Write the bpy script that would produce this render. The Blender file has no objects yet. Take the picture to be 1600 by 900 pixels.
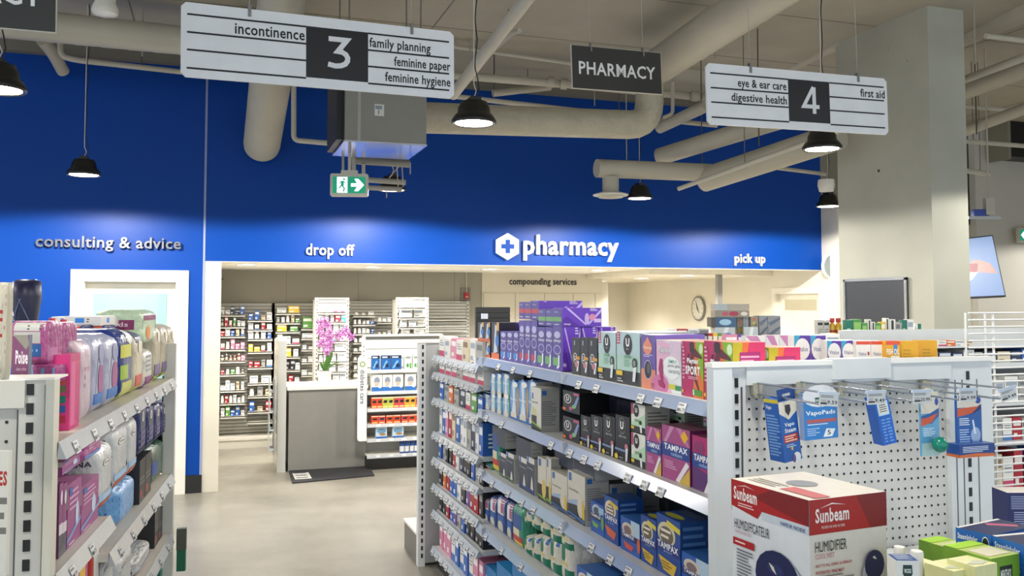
import bpy, math, random
from mathutils import Vector, Matrix
random.seed(11)
# ---------------------------------------------------------------- camera, world, exposure
F_PX, YAW, PITCH, EYE = 1380.0, math.radians(18.6), math.atan(67 / 1380), 1.8
scn = bpy.context.scene
col = scn.collection
cd = bpy.data.cameras.new('camera'); cam = bpy.data.objects.new('camera', cd); col.objects.link(cam)
cd.sensor_width = 36; cd.lens = F_PX / 1600 * 36; cd.shift_y = -42 / 1600; cd.clip_start = .05; cd.clip_end = 200
cam.location = (0, 0, EYE); cam.rotation_euler = (math.pi / 2 + PITCH, 0, -YAW)
scn.camera = cam
wd = bpy.data.worlds.new('store_daylight'); scn.world = wd; wd.use_nodes = True
bgn = wd.node_tree.nodes['Background']; bgn.inputs[0].default_value = (.80, .90, 1.0, 1); bgn.inputs[1].default_value = 1.35
scn.view_settings.view_transform = 'Standard'; scn.view_settings.look = 'None'
scn.view_settings.gamma = 1; scn.view_settings.use_curve_mapping = False
scn.view_settings.exposure = 0.1
LAMP_W, WALL_W, DOWN_W = 85, 260, 110          # watts of a pendant and of a recessed downlight
LAMP_Z = 2.82
LAMPS = [(-1.0, 7.7), (1.5, 7.85), (3.9, 7.7), (6.1, 7.7), (-1.0, 4.75), (1.38, 4.78), (3.8, 4.85), (6.3, 4.8),
         (-3.4, 7.7), (-3.4, 4.75), (-1.0, 1.9), (1.4, 1.9), (3.85, 1.9), (6.3, 1.9), (11.6, 7.7), (8.7, 4.8)]  # unseen pendants; near row and far right ones added for more light
# ---------------------------------------------------------------- helpers
ORD = 'first second third fourth fifth sixth seventh eighth ninth tenth eleventh twelfth thirteenth fourteenth fifteenth sixteenth seventeenth eighteenth nineteenth twentieth'.split()
def lin(h):
    h = h.lstrip('#'); r = [int(h[i:i + 2], 16) / 255 for i in (0, 2, 4)]
    return tuple(c / 12.92 if c <= .04045 else ((c + .055) / 1.055) ** 2.4 for c in r)
def ray(px, py):
    xc, yc = (px - 800) / F_PX, (408 - py) / F_PX
    cp, sp = math.cos(PITCH), math.sin(PITCH)
    fwd, up = cp - yc * sp, sp + yc * cp
    s, c = math.sin(YAW), math.cos(YAW)
    return Vector((s * fwd + c * xc, c * fwd - s * xc, up))
def P(px, py, zc):                       # the point seen at a pixel at a horizontal distance zc ahead
    r = ray(px, py); s, c = math.sin(YAW), math.cos(YAW)
    return Vector((0, 0, EYE)) + r * (zc / (r.x * s + r.y * c))
def on_Y(px, py, Y): r = ray(px, py); return Vector((0, 0, EYE)) + r * (Y / r.y)
def on_X(px, py, X): r = ray(px, py); return Vector((0, 0, EYE)) + r * (X / r.x)
def on_plane(px, py, p, n):
    r = ray(px, py); o = Vector((0, 0, EYE)); return o + r * ((p - o).dot(n) / r.dot(n))
MATS = {}
def mat(h, rough=.45, kind='', emit=0, metal=0):
    k = (h, rough, kind, emit, metal)
    if k in MATS: return MATS[k]
    m = bpy.data.materials.new('paint_' + h.lstrip('#') + kind); m.use_nodes = True; nt = m.node_tree; b = nt.nodes['Principled BSDF']
    c = lin(h); b.inputs['Base Color'].default_value = (*c, 1); b.inputs['Roughness'].default_value = rough; b.inputs['Metallic'].default_value = metal
    if emit:
        b.inputs['Emission Color'].default_value = (*c, 1); b.inputs['Emission Strength'].default_value = emit
    def noise(scale, detail=4, vec=None):
        n = nt.nodes.new('ShaderNodeTexNoise'); n.inputs['Scale'].default_value = scale; n.inputs['Detail'].default_value = detail
        tc = nt.nodes.new('ShaderNodeTexCoord'); mp = nt.nodes.new('ShaderNodeMapping')
        nt.links.new(tc.outputs['Object'], mp.inputs[0]); nt.links.new(mp.outputs[0], n.inputs['Vector'])
        if vec: mp.inputs['Scale'].default_value = vec
        return n
    def vary(n, a, lo=.3, hi=.7):
        r = nt.nodes.new('ShaderNodeValToRGB'); r.color_ramp.elements[0].position = lo; r.color_ramp.elements[1].position = hi
        r.color_ramp.elements[0].color = (*[x * (1 - a) for x in c], 1); r.color_ramp.elements[1].color = (*[min(1, x * (1 + a)) for x in c], 1)
        nt.links.new(n.outputs[0], r.inputs[0]); nt.links.new(r.outputs[0], b.inputs['Base Color'])
    def bump(n, s, d=.01):
        bp = nt.nodes.new('ShaderNodeBump'); bp.inputs['Strength'].default_value = s; bp.inputs['Distance'].default_value = d
        nt.links.new(n.outputs[0], bp.inputs['Height']); nt.links.new(bp.outputs[0], b.inputs['Normal'])
    if kind == 'film':
        b.inputs['Coat Weight'].default_value = .25; b.inputs['Coat Roughness'].default_value = .2; bump(noise(7, 3, (1, 1, .5)), .35, .05)
    elif kind == 'satin': b.inputs['Specular IOR Level'].default_value = .22; bump(noise(60, 2), .04)
    elif kind == 'wall': bump(noise(60, 2), .05); vary(noise(1.5), .05)
    elif kind == 'concrete':
        n = noise(1.3, 8); vary(n, .16, .35, .68); b.inputs['Specular IOR Level'].default_value = .5
        n2 = noise(7, 6); rr = nt.nodes.new('ShaderNodeMapRange'); rr.inputs[3].default_value = rough - .08; rr.inputs[4].default_value = rough + .16
        nt.links.new(n2.outputs[0], rr.inputs[0]); nt.links.new(rr.outputs[0], b.inputs['Roughness'])
    elif kind == 'board': vary(noise(2.2, 5), .07); bump(noise(30, 3), .06)
    elif kind == 'foil': bump(noise(14, 4), .6, .03); vary(noise(5), .08)
    elif kind == 'flower': vary(noise(.6), .2); 
    elif kind == 'glass':
        b.inputs['Transmission Weight'].default_value = .85; b.inputs['IOR'].default_value = 1.3
    elif kind == 'marble': vary(noise(3, 6, (1, 1, 3)), .45, .4, .6)
    elif kind == 'floral': vary(noise(9, 2), .6, .45, .55)
    elif kind == 'mat': bump(noise(300, 2), .3); vary(noise(120, 2), .25)
    elif kind == '': vary(noise(8, 2), .03)
    MATS[k] = m; return m
def asmat(m): return mat(m) if isinstance(m, str) else m
def prop(o, label=None, cat=None, group=None, kind=None):
    if label: o['label'] = label
    if cat: o['category'] = cat
    if group: o['group'] = group
    if kind: o['kind'] = kind
    return o
def empty(name, loc=(0, 0, 0), rz=0, **k):
    o = bpy.data.objects.new(name, None); col.objects.link(o); o.location = loc; o.rotation_euler = (0, 0, rz); o.empty_display_size = .1
    return prop(o, **k)
TX = {}
def textmesh(s, bold=.012):
    k = (s, bold)
    if k in TX: return TX[k]
    cu = bpy.data.curves.new('t', 'FONT'); cu.body = s; cu.resolution_u = 2; cu.offset = bold; cu.space_character = 1 + bold * 3; cu.fill_mode = 'FRONT'
    o = bpy.data.objects.new('t', cu); col.objects.link(o)
    dg = bpy.context.evaluated_depsgraph_get(); me = o.evaluated_get(dg).to_mesh()
    vs = [(v.co.x, v.co.y) for v in me.vertices]; fs = [tuple(p.vertices) for p in me.polygons]
    o.evaluated_get(dg).to_mesh_clear(); bpy.data.objects.remove(o); bpy.data.curves.remove(cu)
    x0 = min(v[0] for v in vs); x1 = max(v[0] for v in vs); y0 = min(v[1] for v in vs); y1 = max(v[1] for v in vs)
    TX[k] = ([((x - x0) / (x1 - x0), (y - y0) / (y1 - y0)) for x, y in vs], fs, (x1 - x0) / (y1 - y0)); return TX[k]
class MB:
    def __init__(s): s.v = []; s.f = []; s.mi = []; s.ms = []; s.sm = []
    def m(s, mt):
        mt = asmat(mt)
        if mt not in s.ms: s.ms.append(mt)
        return s.ms.index(mt)
    def add(s, vs, fs, mt, smooth=False):
        o = len(s.v); i = s.m(mt); s.v += [tuple(v) for v in vs]
        for f in fs: s.f.append(tuple(o + a for a in f)); s.mi.append(i); s.sm.append(smooth)
        return s
    def box(s, x0, y0, z0, x1, y1, z1, mt):
        x0, x1 = sorted((x0, x1)); y0, y1 = sorted((y0, y1)); z0, z1 = sorted((z0, z1))
        v = [(x, y, z) for z in (z0, z1) for x, y in ((x0, y0), (x1, y0), (x1, y1), (x0, y1))]
        return s.add(v, [(3, 2, 1, 0), (4, 5, 6, 7), (0, 1, 5, 4), (1, 2, 6, 5), (2, 3, 7, 6), (3, 0, 4, 7)], mt)
    def prism(s, pts, e0, e1, mt, ax='y'):        # polygon in a plane, extruded along an axis
        f = {'y': lambda a, b, e: (a, e, b), 'x': lambda a, b, e: (e, a, b), 'z': lambda a, b, e: (a, b, e)}[ax]
        n = len(pts); v = [f(a, b, e0) for a, b in pts] + [f(a, b, e1) for a, b in pts]
        return s.add(v, [tuple(range(n)), tuple(range(2 * n - 1, n - 1, -1))] + [(i, i + n, (i + 1) % n + n, (i + 1) % n) for i in range(n)], mt)
    def lathe(s, prof, mt, seg=20, c=(0, 0), smooth=True, cap=True):
        v = []; f = []; n = len(prof)
        for r, z in prof:
            for k in range(seg):
                a = 2 * math.pi * k / seg; v.append((c[0] + r * math.cos(a), c[1] + r * math.sin(a), z))
        for i in range(n - 1):
            for k in range(seg): f.append((i * seg + k, i * seg + (k + 1) % seg, (i + 1) * seg + (k + 1) % seg, (i + 1) * seg + k))
        s.add(v, f, mt, smooth)
        if cap:
            s.add([v[k] for k in range(seg)], [tuple(range(seg - 1, -1, -1))], mt)
            s.add([v[(n - 1) * seg + k] for k in range(seg)], [tuple(range(seg))], mt)
        return s
    def tube(s, pts, r, mt, seg=10, ribs=0, rr=None):
        pts = [Vector(p) for p in pts]; rs = rr or [r] * len(pts)
        if ribs:
            q, rs = [], []
            for a, b in zip(pts, pts[1:]):
                n = max(1, int((b - a).length / ribs))
                for i in range(n): q += [a.lerp(b, i / n), a.lerp(b, (i + .12) / n)]; rs += [r, r * 1.03]
                q.append(a.lerp(b, .98 if b is not pts[-1] else 1)); rs.append(r)
            pts = q
        v = []; f = []; n = len(pts); ref = None
        for i, p in enumerate(pts):
            t = ((pts[min(i + 1, n - 1)] - p).normalized() + (p - pts[max(i - 1, 0)]).normalized()).normalized()
            if ref is None: ref = Vector((0, 0, 1)) if abs(t.z) < .9 else Vector((1, 0, 0))
            u = (ref - t * ref.dot(t)).normalized(); w = t.cross(u); ref = u
            for k in range(seg):
                a = 2 * math.pi * k / seg; v.append(p + (u * math.cos(a) + w * math.sin(a)) * rs[i])
        for i in range(n - 1):
            for k in range(seg): f.append((i * seg + k, i * seg + (k + 1) % seg, (i + 1) * seg + (k + 1) % seg, (i + 1) * seg + k))
        s.add(v, f, mt, True); s.add(v[:seg], [tuple(range(seg - 1, -1, -1))], mt); s.add(v[-seg:], [tuple(range(seg))], mt); return s
    def decals(s, ds, fmap, sub=1, base=0):
        for L, d in enumerate(ds, base):
            e = .004 + L * .0012; k = d[0]; fs = lambda u, v: fmap(u, v, e)
            if k == 'r':
                _, x0, y0, x1, y1, c = d; n = sub
                v = [fs(x0 + (x1 - x0) * i / n, y0 + (y1 - y0) * j / n) for j in range(n + 1) for i in range(n + 1)]
                s.add(v, [(j * (n + 1) + i, j * (n + 1) + i + 1, (j + 1) * (n + 1) + i + 1, (j + 1) * (n + 1) + i) for j in range(n) for i in range(n)], c)
            elif k == 'e':
                _, cx, cy, rx, ry, c = d; N = 18
                v = [fs(cx, cy)] + [fs(cx + rx * q * math.cos(2 * math.pi * i / N), cy + ry * q * math.sin(2 * math.pi * i / N)) for q in (.55, 1) for i in range(N)]
                s.add(v, [(0, 1 + i, 1 + (i + 1) % N) for i in range(N)] + [(1 + i, 1 + N + i, 1 + N + (i + 1) % N, 1 + (i + 1) % N) for i in range(N)], c)
            elif k == 'p': s.add([fs(*q) for q in d[1]], [tuple(range(len(d[1])))], d[2])
            elif k == 't':
                _, tx, x0, y0, x1, y1, c = d[:7]; vs, f, a = textmesh(tx, d[7] if len(d) > 7 else .012)
                s.add([fs(x0 + (x1 - x0) * a_, y0 + (y1 - y0) * b_) for a_, b_ in vs], f, c)
            elif k == 's':                      # a stroke along points: width in u, aspect a = height / width of the field
                _, pts, wd_, a_, c = d; n = len(pts); L_, R_ = [], []
                for i in range(n):
                    p0, p1 = pts[max(i - 1, 0)], pts[min(i + 1, n - 1)]; q0, q1 = (pts[i][0] - p0[0], (pts[i][1] - p0[1]) * a_), (p1[0] - pts[i][0], (p1[1] - pts[i][1]) * a_)
                    def nn(q): l_ = math.hypot(*q) or 1; return (q[0] / l_, q[1] / l_)
                    a1, a2 = nn(q0), nn(q1); tx, ty = nn((a1[0] + a2[0], a1[1] + a2[1])); cs = max(.45, abs((a1[0] or a2[0]) * tx + (a1[1] if i else a2[1]) * ty)) if 0 < i < n - 1 else 1; h_ = wd_ / 2 / cs
                    L_.append((pts[i][0] - ty * h_, pts[i][1] + tx * h_ / a_)); R_.append((pts[i][0] + ty * h_, pts[i][1] - tx * h_ / a_))
                s.add([fs(*q) for q in L_ + R_], [(i, i + 1, n + i + 1, n + i) for i in range(n - 1)], c)
            elif k == 'l':                      # lines of small print
                _, x0, y0, x1, y1, n, c = d
                for j in range(n):
                    yy = y1 - (y1 - y0) * (j + .5) / n; h = (y1 - y0) / n * .22; xe = x1 - (x1 - x0) * random.choice((0, .1, .3))
                    s.add([fs(x0, yy - h), fs(xe, yy - h), fs(xe, yy + h), fs(x0, yy + h)], [(0, 1, 2, 3)], c)
        return s
    def mesh(s, name):
        me = bpy.data.meshes.new(name); me.from_pydata(s.v, [], s.f)
        for m_ in s.ms: me.materials.append(m_)
        me.polygons.foreach_set('material_index', s.mi); me.polygons.foreach_set('use_smooth', s.sm); me.update(); return me
    def build(s, name, parent=None, loc=None, rz=0, **k):
        o = bpy.data.objects.new(name, s.mesh(name)); col.objects.link(o)
        if parent: o.parent = parent
        if loc is not None: o.location = loc
        if rz: o.rotation_euler = (0, 0, rz)
        return prop(o, **k)
def box(name, a, b, m, parent=None, **k): return MB().box(*a, *b, m).build(name, parent, **k)
def copy_tree(o, parent=None):
    c = o.copy(); col.objects.link(c); c.parent = parent
    for ch in list(o.children): copy_tree(ch, c)
    return c
# ---- unit packages: width x in [-.5,.5], front at y=0 facing -y, depth to y=1, height 0..1; placed with a scale
def carton_mesh(k):
    b = MB(); body = k.get('b', '#dddddd'); top = k.get('t', body); side = k.get('s', body); bx = mat(body, k.get('rough', .4))
    v = [(x, y, z) for z in (0, 1) for x, y in ((-.5, 0), (.5, 0), (.5, 1), (-.5, 1))]
    b.add(v, [(0, 1, 5, 4), (3, 2, 1, 0), (2, 3, 7, 6)], bx); b.add(v, [(1, 2, 6, 5), (3, 0, 4, 7)], mat(side, k.get('rough', .4), k.get('k', ''))); b.add(v, [(4, 5, 6, 7)], mat(top, .35))
    b.decals(k.get('F', []), lambda u, w, e: (u - .5, -e, w))
    b.decals(k.get('S', []), lambda u, w, e: (.5 + e, u, w)); b.decals(k.get('S', []), lambda u, w, e: (-.5 - e, 1 - u, w))
    b.decals(k.get('T', []), lambda u, w, e: (u - .5, w, 1 + e))
    return b.mesh('carton')
def bag_mesh(k):
    b = MB(); body = mat(k.get('b', '#dddddd'), .35, 'film'); D = lambda z: 1 - .42 * abs(z) ** 9; W = lambda z: 1 - .05 * abs(z) ** 8
    H = 14; N = 28; v = []; f = []
    def q(a): c = math.cos(a); s_ = math.sin(a); return math.copysign(abs(c) ** .36, c), math.copysign(abs(s_) ** .36, s_)
    for i in range(H + 1):
        z = -1 + 2 * i / H
        for j in range(N): c, s_ = q(2 * math.pi * j / N); v.append((.5 * W(z) * c, .5 + .5 * D(z) * s_, (z + 1) / 2))
    for i in range(H):
        for j in range(N): f.append((i * N + j, i * N + (j + 1) % N, (i + 1) * N + (j + 1) % N, (i + 1) * N + j))
    b.add(v, f, body, True); b.add(v[:N], [tuple(range(N - 1, -1, -1))], body); b.add(v[-N:], [tuple(range(N))], mat(k.get('t', k.get('b', '#dddddd')), .35, 'film'))
    cl = lambda t: (1 - min(abs(t), .99) ** 5.55) ** .18
    b.decals(k.get('F', []), lambda u, w, e: ((u - .5) * W(2 * w - 1), .5 - .5 * D(2 * w - 1) * cl(2 * u - 1) - e, w), 6)
    b.decals(k.get('S', []), lambda u, w, e: (.5 * W(2 * w - 1) * cl(2 * u - 1) + e, .5 + (u - .5) * D(2 * w - 1), w), 6)
    b.decals(k.get('S', []), lambda u, w, e: (-.5 * W(2 * w - 1) * cl(2 * u - 1) - e, .5 - (u - .5) * D(2 * w - 1), w), 6)
    if 'seal' in k: b.box(-.46, .47, .985, .46, .53, 1.05, mat(k['seal'], .3, 'film'))
    return b.mesh('soft_pack')
def bottle_mesh(k):
    b = MB(); ym = .5; pr = k.get('p', [(.42, 0), (.5, .02), (.5, .6), (.42, .7), (.22, .76), (.22, .8)])
    b.lathe(pr, mat(k['b'], .3, k.get('k', '')), 16, (0, ym)); cz = pr[-1][1]
    b.lathe([(.26, cz - .01), (.27, cz + .02), (.25, 1)] if 'cap' not in k else [(k['cap'], cz - .01), (k['cap'], .98), (k['cap'] * .9, 1)], mat(k.get('c', '#f0f0f0'), .4), 16, (0, ym))
    if 'l' in k:
        b.lathe([(.51, .12), (.51, .55)], mat(k['l'], .4), 16, (0, ym), cap=False)
        if 'l2' in k: b.lathe([(.515, .3), (.515, .42)], mat(k['l2'], .4), 16, (0, ym), cap=False)
    return b.mesh('bottle')
PROTO = {}
def item(kind, name, loc, size, rz, label, cat, group=None):
    """one package: the first of a kind builds the mesh, the rest are copies"""
    k = KINDS[kind]
    if kind not in PROTO:
        me = {'c': carton_mesh, 'f': bag_mesh, 'o': bottle_mesh}[k.get('sh', 'c')](k); me.name = name
        o = bpy.data.objects.new(name, me); col.objects.link(o); PROTO[kind] = o
    else:
        o = PROTO[kind].copy(); o.name = name; col.objects.link(o)
        for kk in ('group',):
            if kk in o: del o[kk]
    o.location = loc; o.scale = size; o.rotation_euler = (0, 0, rz)
    return prop(o, label=label, cat=cat, group=group)
# ---------------------------------------------------------------- structure
YW, YB, CEIL, XC, XE = 9.04, 12.05, 4.2, -.10, 7.05
HZ = 2.215; PC = 2.245
blue = mat('#00419c', .42, 'satin'); cream = mat('#d8d2c2', .6, 'wall'); greyb = mat('#9a968a', .6, 'wall'); white = mat('#e6e4dd', .4)
def st(name, mb, parent=None): return mb.build(name, parent, kind='structure' if not parent else None)
st('floor', MB().box(-9, -3, -.1, 14, 16.2, 0, mat('#8e8a80', .3, 'concrete')))
cb = st('ceiling', MB().box(-9, -3, CEIL, 14, 9.3, CEIL + .2, mat('#aaa494', .8, 'board')))
j = MB()
for i in range(9): j.box(-9, -2.4 + i * 1.22 - .004, CEIL - .002, 14, -2.4 + i * 1.22 + .004, CEIL + .01, '#6f6a5d')
for i in range(8): j.box(-8 + i * 2.44 - .004, -3, CEIL - .0025, -8 + i * 2.44 + .004, 9, CEIL + .01, '#6f6a5d')
j.build('board_seam', cb, kind='stuff')
# consulting wall with its doorway
dl, dr = on_Y(107, 600, YW).x, on_Y(292, 600, YW).x; di0, di1 = dl + .10, dr - .10; DT = 2.02
w = MB(); w.box(-9, YW, 0, di0, YW + .14, CEIL, blue); w.box(di1, YW, 0, XC, YW + .14, CEIL, blue); w.box(di0, YW, DT, di1, YW + .14, CEIL, blue)
st('wall_left', w)
w = MB(); w.box(XC, YW, HZ, XE, YW + .12, CEIL, blue); w.box(XC, YW + .121, HZ, XE, YW + .16, CEIL, cream)
st('wall_back', w)
st('trim_1', MB().box(XC - .012, YW - .006, 0.12, XC + .008, YW + .2, CEIL, mat('#8f9cc4', .4)))
st('trim_2', MB().box(-9, YW - .1, CEIL - .1, XE, YW - .002, CEIL, mat('#77736a', .7)))
st('wall_pharmacy_left', MB().box(XC, YW + .2, 0, XC + .12, YB, CEIL - .6, cream).box(XC, YW + .005, 0, XC + .16, YW + .2, HZ, cream))
st('baseboard_left', MB().box(-9, YW - .012, 0, dl, YW, .17, '#1d1d1f').box(dr, YW - .012, 0, XC + .01, YW, .17, '#1d1d1f'))
st('ceiling_pharmacy', MB().box(XC, YW + .16, PC, XE, 16, PC + .1, mat('#f2efe8', .7)).box(XC, YW, HZ - .004, XE, YW + .16, HZ, mat('#f2efe8', .7)))
XR = 5.47
g = st('wall_pharmacy_back', MB().box(XC, YB, 0, 3.6, YB + .15, PC, greyb).box(3.6, YB - .02, 0, XR, YB + .15, PC, mat('#d3ccba', .55, 'wall')))
for i, x in enumerate((.9, 1.85, 2.75, 3.2)): box('panel_joint', (x - .003, YB - .003, 0), (x + .003, YB + .001, PC), '#7d7768', g)
for i, x in enumerate((3.62, 4.1, 4.55, 5.0, 5.35)): box('panel_joint', (x - .004, YB - .024, 0), (x + .004, YB - .018, 1.95), '#a89f89', g)
box('panel_joint', (3.6, YB - .025, 1.955), (XR, YB - .018, 1.962), '#b3ab96', g)
st('wall_recess', MB().box(XR, YB, 0, XR + .1, 14.4, 2.12, cream).box(XR, 14.4, 0, XE + .1, 14.5, 2.3, mat('#e0dccf', .55, 'wall')))
st('ceiling_recess', MB().box(XR - .25, YB - 2.0, PC - .07, XE, 14.4, PC - .001, mat('#e9e2d2', .7)))
# right wall of the pharmacy with its white door
p0 = on_X(1215, 600, XE); p1 = on_X(1283, 600, XE); ya, yb = p1.y, p0.y
w = MB(); wc = mat('#e6e1d2', .55, 'wall'); w.box(XE, YW - .3, 0, XE + .12, ya, CEIL - 1.2, wc); w.box(XE, yb, 0, XE + .12, 14.5, CEIL - 1.2, wc); w.box(XE, ya, 1.93, XE + .12, yb, CEIL - 1.2, wc)
st('wall_right', w)
d = st('door_2', MB().box(XE + .05, ya, 0, XE + .09, yb, 1.93, mat('#efe8d8', .5)))
c_ = mat('#f1ecdf', .5); MB().box(XE - .02, ya - .08, 0, XE - .001, ya, 1.93, c_).box(XE - .02, yb, 0, XE - .001, yb + .08, 1.93, c_).box(XE - .02, ya - .08, 1.931, XE - .001, yb + .08, 2.01, c_).build('door_frame', d)
box('door_glass', (XE + .045, ya + .12, 1.72), (XE + .052, yb - .12, 1.86), mat('#bdb59c', .3), d)
w = MB(); w.box(XE + .12, YW + .2, 0, 14, YW + .35, 2.86, mat('#d6cfbe', .6, 'wall')); w.box(XE + .12, YW + .35, 2.86, 14, YW + .5, CEIL, mat('#8d887b', .7, 'wall'))
w.box(9.6, YW + .1, 0, 14, YW + .199, CEIL, mat('#c9c6bd', .6, 'wall')); st('wall_far_right', w)
st('wall_side', MB().box(13.9, -3, 0, 14, 9.4, CEIL, mat('#b8b2a4', .6, 'wall')))
# consulting door
dd = st('door_1', MB().box(di0, YW + .09, 0, di1, YW + .13, DT, mat('#e6e1d4', .45)))
c_ = mat('#f0ece1', .4)
MB().box(dl, YW - .025, 0, di0 + .01, YW - .001, DT - .011, c_).box(di1 - .01, YW - .025, 0, dr, YW - .001, DT - .011, c_).box(dl, YW - .025, DT - .01, dr, YW - .001, DT + .1, c_).box(di0, YW, 0, di0 + .015, YW + .12, DT, c_).box(di1 - .015, YW, 0, di1, YW + .12, DT, c_).box(di0, YW, DT - .015, di1, YW + .12, DT, c_).build('door_frame', dd)
g0, g1 = on_Y(145, 500, YW + .09).x, on_Y(260, 500, YW + .09).x
box('door_glass', (g0, YW + .08, .25), (g1, YW + .092, 1.9), mat('#9fc3c6', .25), dd)
MB().tube([(di1 - .1, YW + .085, .95), (di1 - .1, YW + .03, .95), (di1 - .2, YW + .03, .95)], .01, mat('#b0b0b0', .25, '', 0, 1)).build('door_handle', dd)
# column
Y0c, Y1c, X0c, X1c = 5.57, 6.68, 5.4, 5.77
cl = st('column', MB().box(X0c, Y0c, 0, X1c, Y1c, CEIL, mat('#b3b3a6', .75, 'board')))
cl['kind'] = 'structure'
hp = MB()
for px, py in ((1364, 12), (1373, 267), (1388, 75), (1418, 95)):
    q = on_X(px, py, X0c); r_ = .012 if py in (12, 267) else .004
    hp.box(X0c - .002, q.y - r_, q.z - r_, X0c + .002, q.y + r_, q.z + r_, '#3a352c')
hp.build('form_tie_hole', cl)
# pharmacy downlights
em = mat('#fff3dc', .5, '', 14)
k = 0
for px, py in ((385, 413), (583, 417), (765, 420), (935, 422), (1090, 423), (1210, 425), (1117, 436), (1042, 444), (985, 450)):
    Y = YW + .35 if py < 424 and px < 1000 else None
    r = ray(px, py)
    z = PC if py < 430 else PC - .07
    pos = Vector((0, 0, EYE)) + r * ((z - EYE) / r.z)
    if pos.y > 14: pos = on_Y(px, py, 13.6); pos.z = z
    if px == 1042: pos = Vector((5.9, 11.6, z))
    if px == 985: pos = Vector((5.95, 13.2, z))
    if px == 1117: pos = Vector((5.85, 10.2, z))
    if pos.y < YW + .3: pos.y = YW + .3
    pos.x = min(pos.x, XE - .3)
    t = empty('downlight', pos, label=f'{ORD[k]} recessed round downlight from the left in the pharmacy ceiling', cat='ceiling light', group='recessed pharmacy downlights'); k += 1
    MB().lathe([(.12, -.001), (.12, -.008), (.1, -.008), (.098, -.001)], '#f4f1ea', 24, cap=False).build('trim_ring', t)
    MB().lathe([(.098, -.004), (.098, -.0035)], em, 24).build('lamp_lens', t)
    l = bpy.data.lights.new('downlight', 'SPOT'); l.energy = DOWN_W; l.spot_size = 2.5; l.spot_blend = .6; l.shadow_soft_size = .06; l.color = (1, .95, .87)
    lo = bpy.data.objects.new('downlight_beam', l); col.objects.link(lo); lo.location = pos - Vector((0, 0, .02))
# more interior light rows deep in the pharmacy, out of view
for x in (.8, 2.4, 4.0, 5.0):
    l = bpy.data.lights.new('downlight', 'SPOT'); l.energy = DOWN_W; l.spot_size = 2.4; l.spot_blend = .6; l.shadow_soft_size = .06; l.color = (1, .95, .87)
    lo = bpy.data.objects.new('downlight_beam', l); col.objects.link(lo); lo.location = (x, 10.8, PC - .02)
# ---------------------------------------------------------------- wall lettering
def word(name, s, px0, y0, px1, y1, Y, m, depth, label, bold=.02, xs=1):
    a, b = on_Y(px0, y0, Y), on_Y(px1, y1, Y); vs, fs, _ = textmesh(s, bold); mb = MB(); n = len(vs)
    f3 = lambda u, v, y: (a.x + (b.x - a.x) * u, y, a.z + (b.z - a.z) * v)
    mb.add([f3(u, v, Y) for u, v in vs] + [f3(u, v, Y + depth) for u, v in vs], fs, m)
    ed = {}
    for f in fs:
        for i in range(len(f)):
            e = (f[i], f[(i + 1) % len(f)]); ed[e] = 1
    q = [(e[0], e[1], e[1] + n, e[0] + n) for e in ed if (e[1], e[0]) not in ed]
    mb.add([f3(u, v, Y) for u, v in vs] + [f3(u, v, Y + depth) for u, v in vs], q, m)
    return mb.build(name, label=label, cat='sign')
lw = mat('#e9e6de', .35); gl = mat('#74767e', .35, '', 0, .4)
word('wall_lettering', 'consulting & advice', 55, 391, 283, 372, YW - .05, gl, .045, 'grey raised letters reading consulting & advice above the white door', .014)
word('wall_lettering', 'drop off', 478, 404, 554, 382, YW - .03, lw, .028, 'white letters reading drop off on the blue wall', .014)
word('wall_lettering', 'pharmacy', 819, 407, 967, 370, YW - .04, lw, .038, 'large white letters reading pharmacy on the blue wall', .02)
word('wall_lettering', 'pick up', 1149, 415, 1196, 397, YW - .03, lw, .028, 'white letters reading pick up at right end of blue wall', .014)
word('wall_lettering', 'compounding services', 796, 448, 901, 435, YB - .03, '#151515', .008, 'small black letters reading compounding services on the cream wall', .01)
a = on_Y(774, 385, YW); b = on_Y(809, 385, YW); cx, cz, R_ = (a.x + b.x) / 2, a.z, (b.x - a.x) / 2 * 1.15
hexp = [(cx + R_ * math.sin(i * math.pi / 3), cz + R_ * math.cos(i * math.pi / 3)) for i in range(6)]
emb = MB().prism(hexp, YW - .04, YW - .004, lw).build('cross_emblem', label='white hexagon with a blue cross left of the word pharmacy', cat='sign')
s = R_ * .17; L = R_ * .5
MB().box(cx - s, YW - .043, cz - L, cx + s, YW - .0405, cz + L, blue).box(cx - L, YW - .0428, cz - s, cx + L, YW - .0402, cz + s, blue).build('cross', emb)
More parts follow.
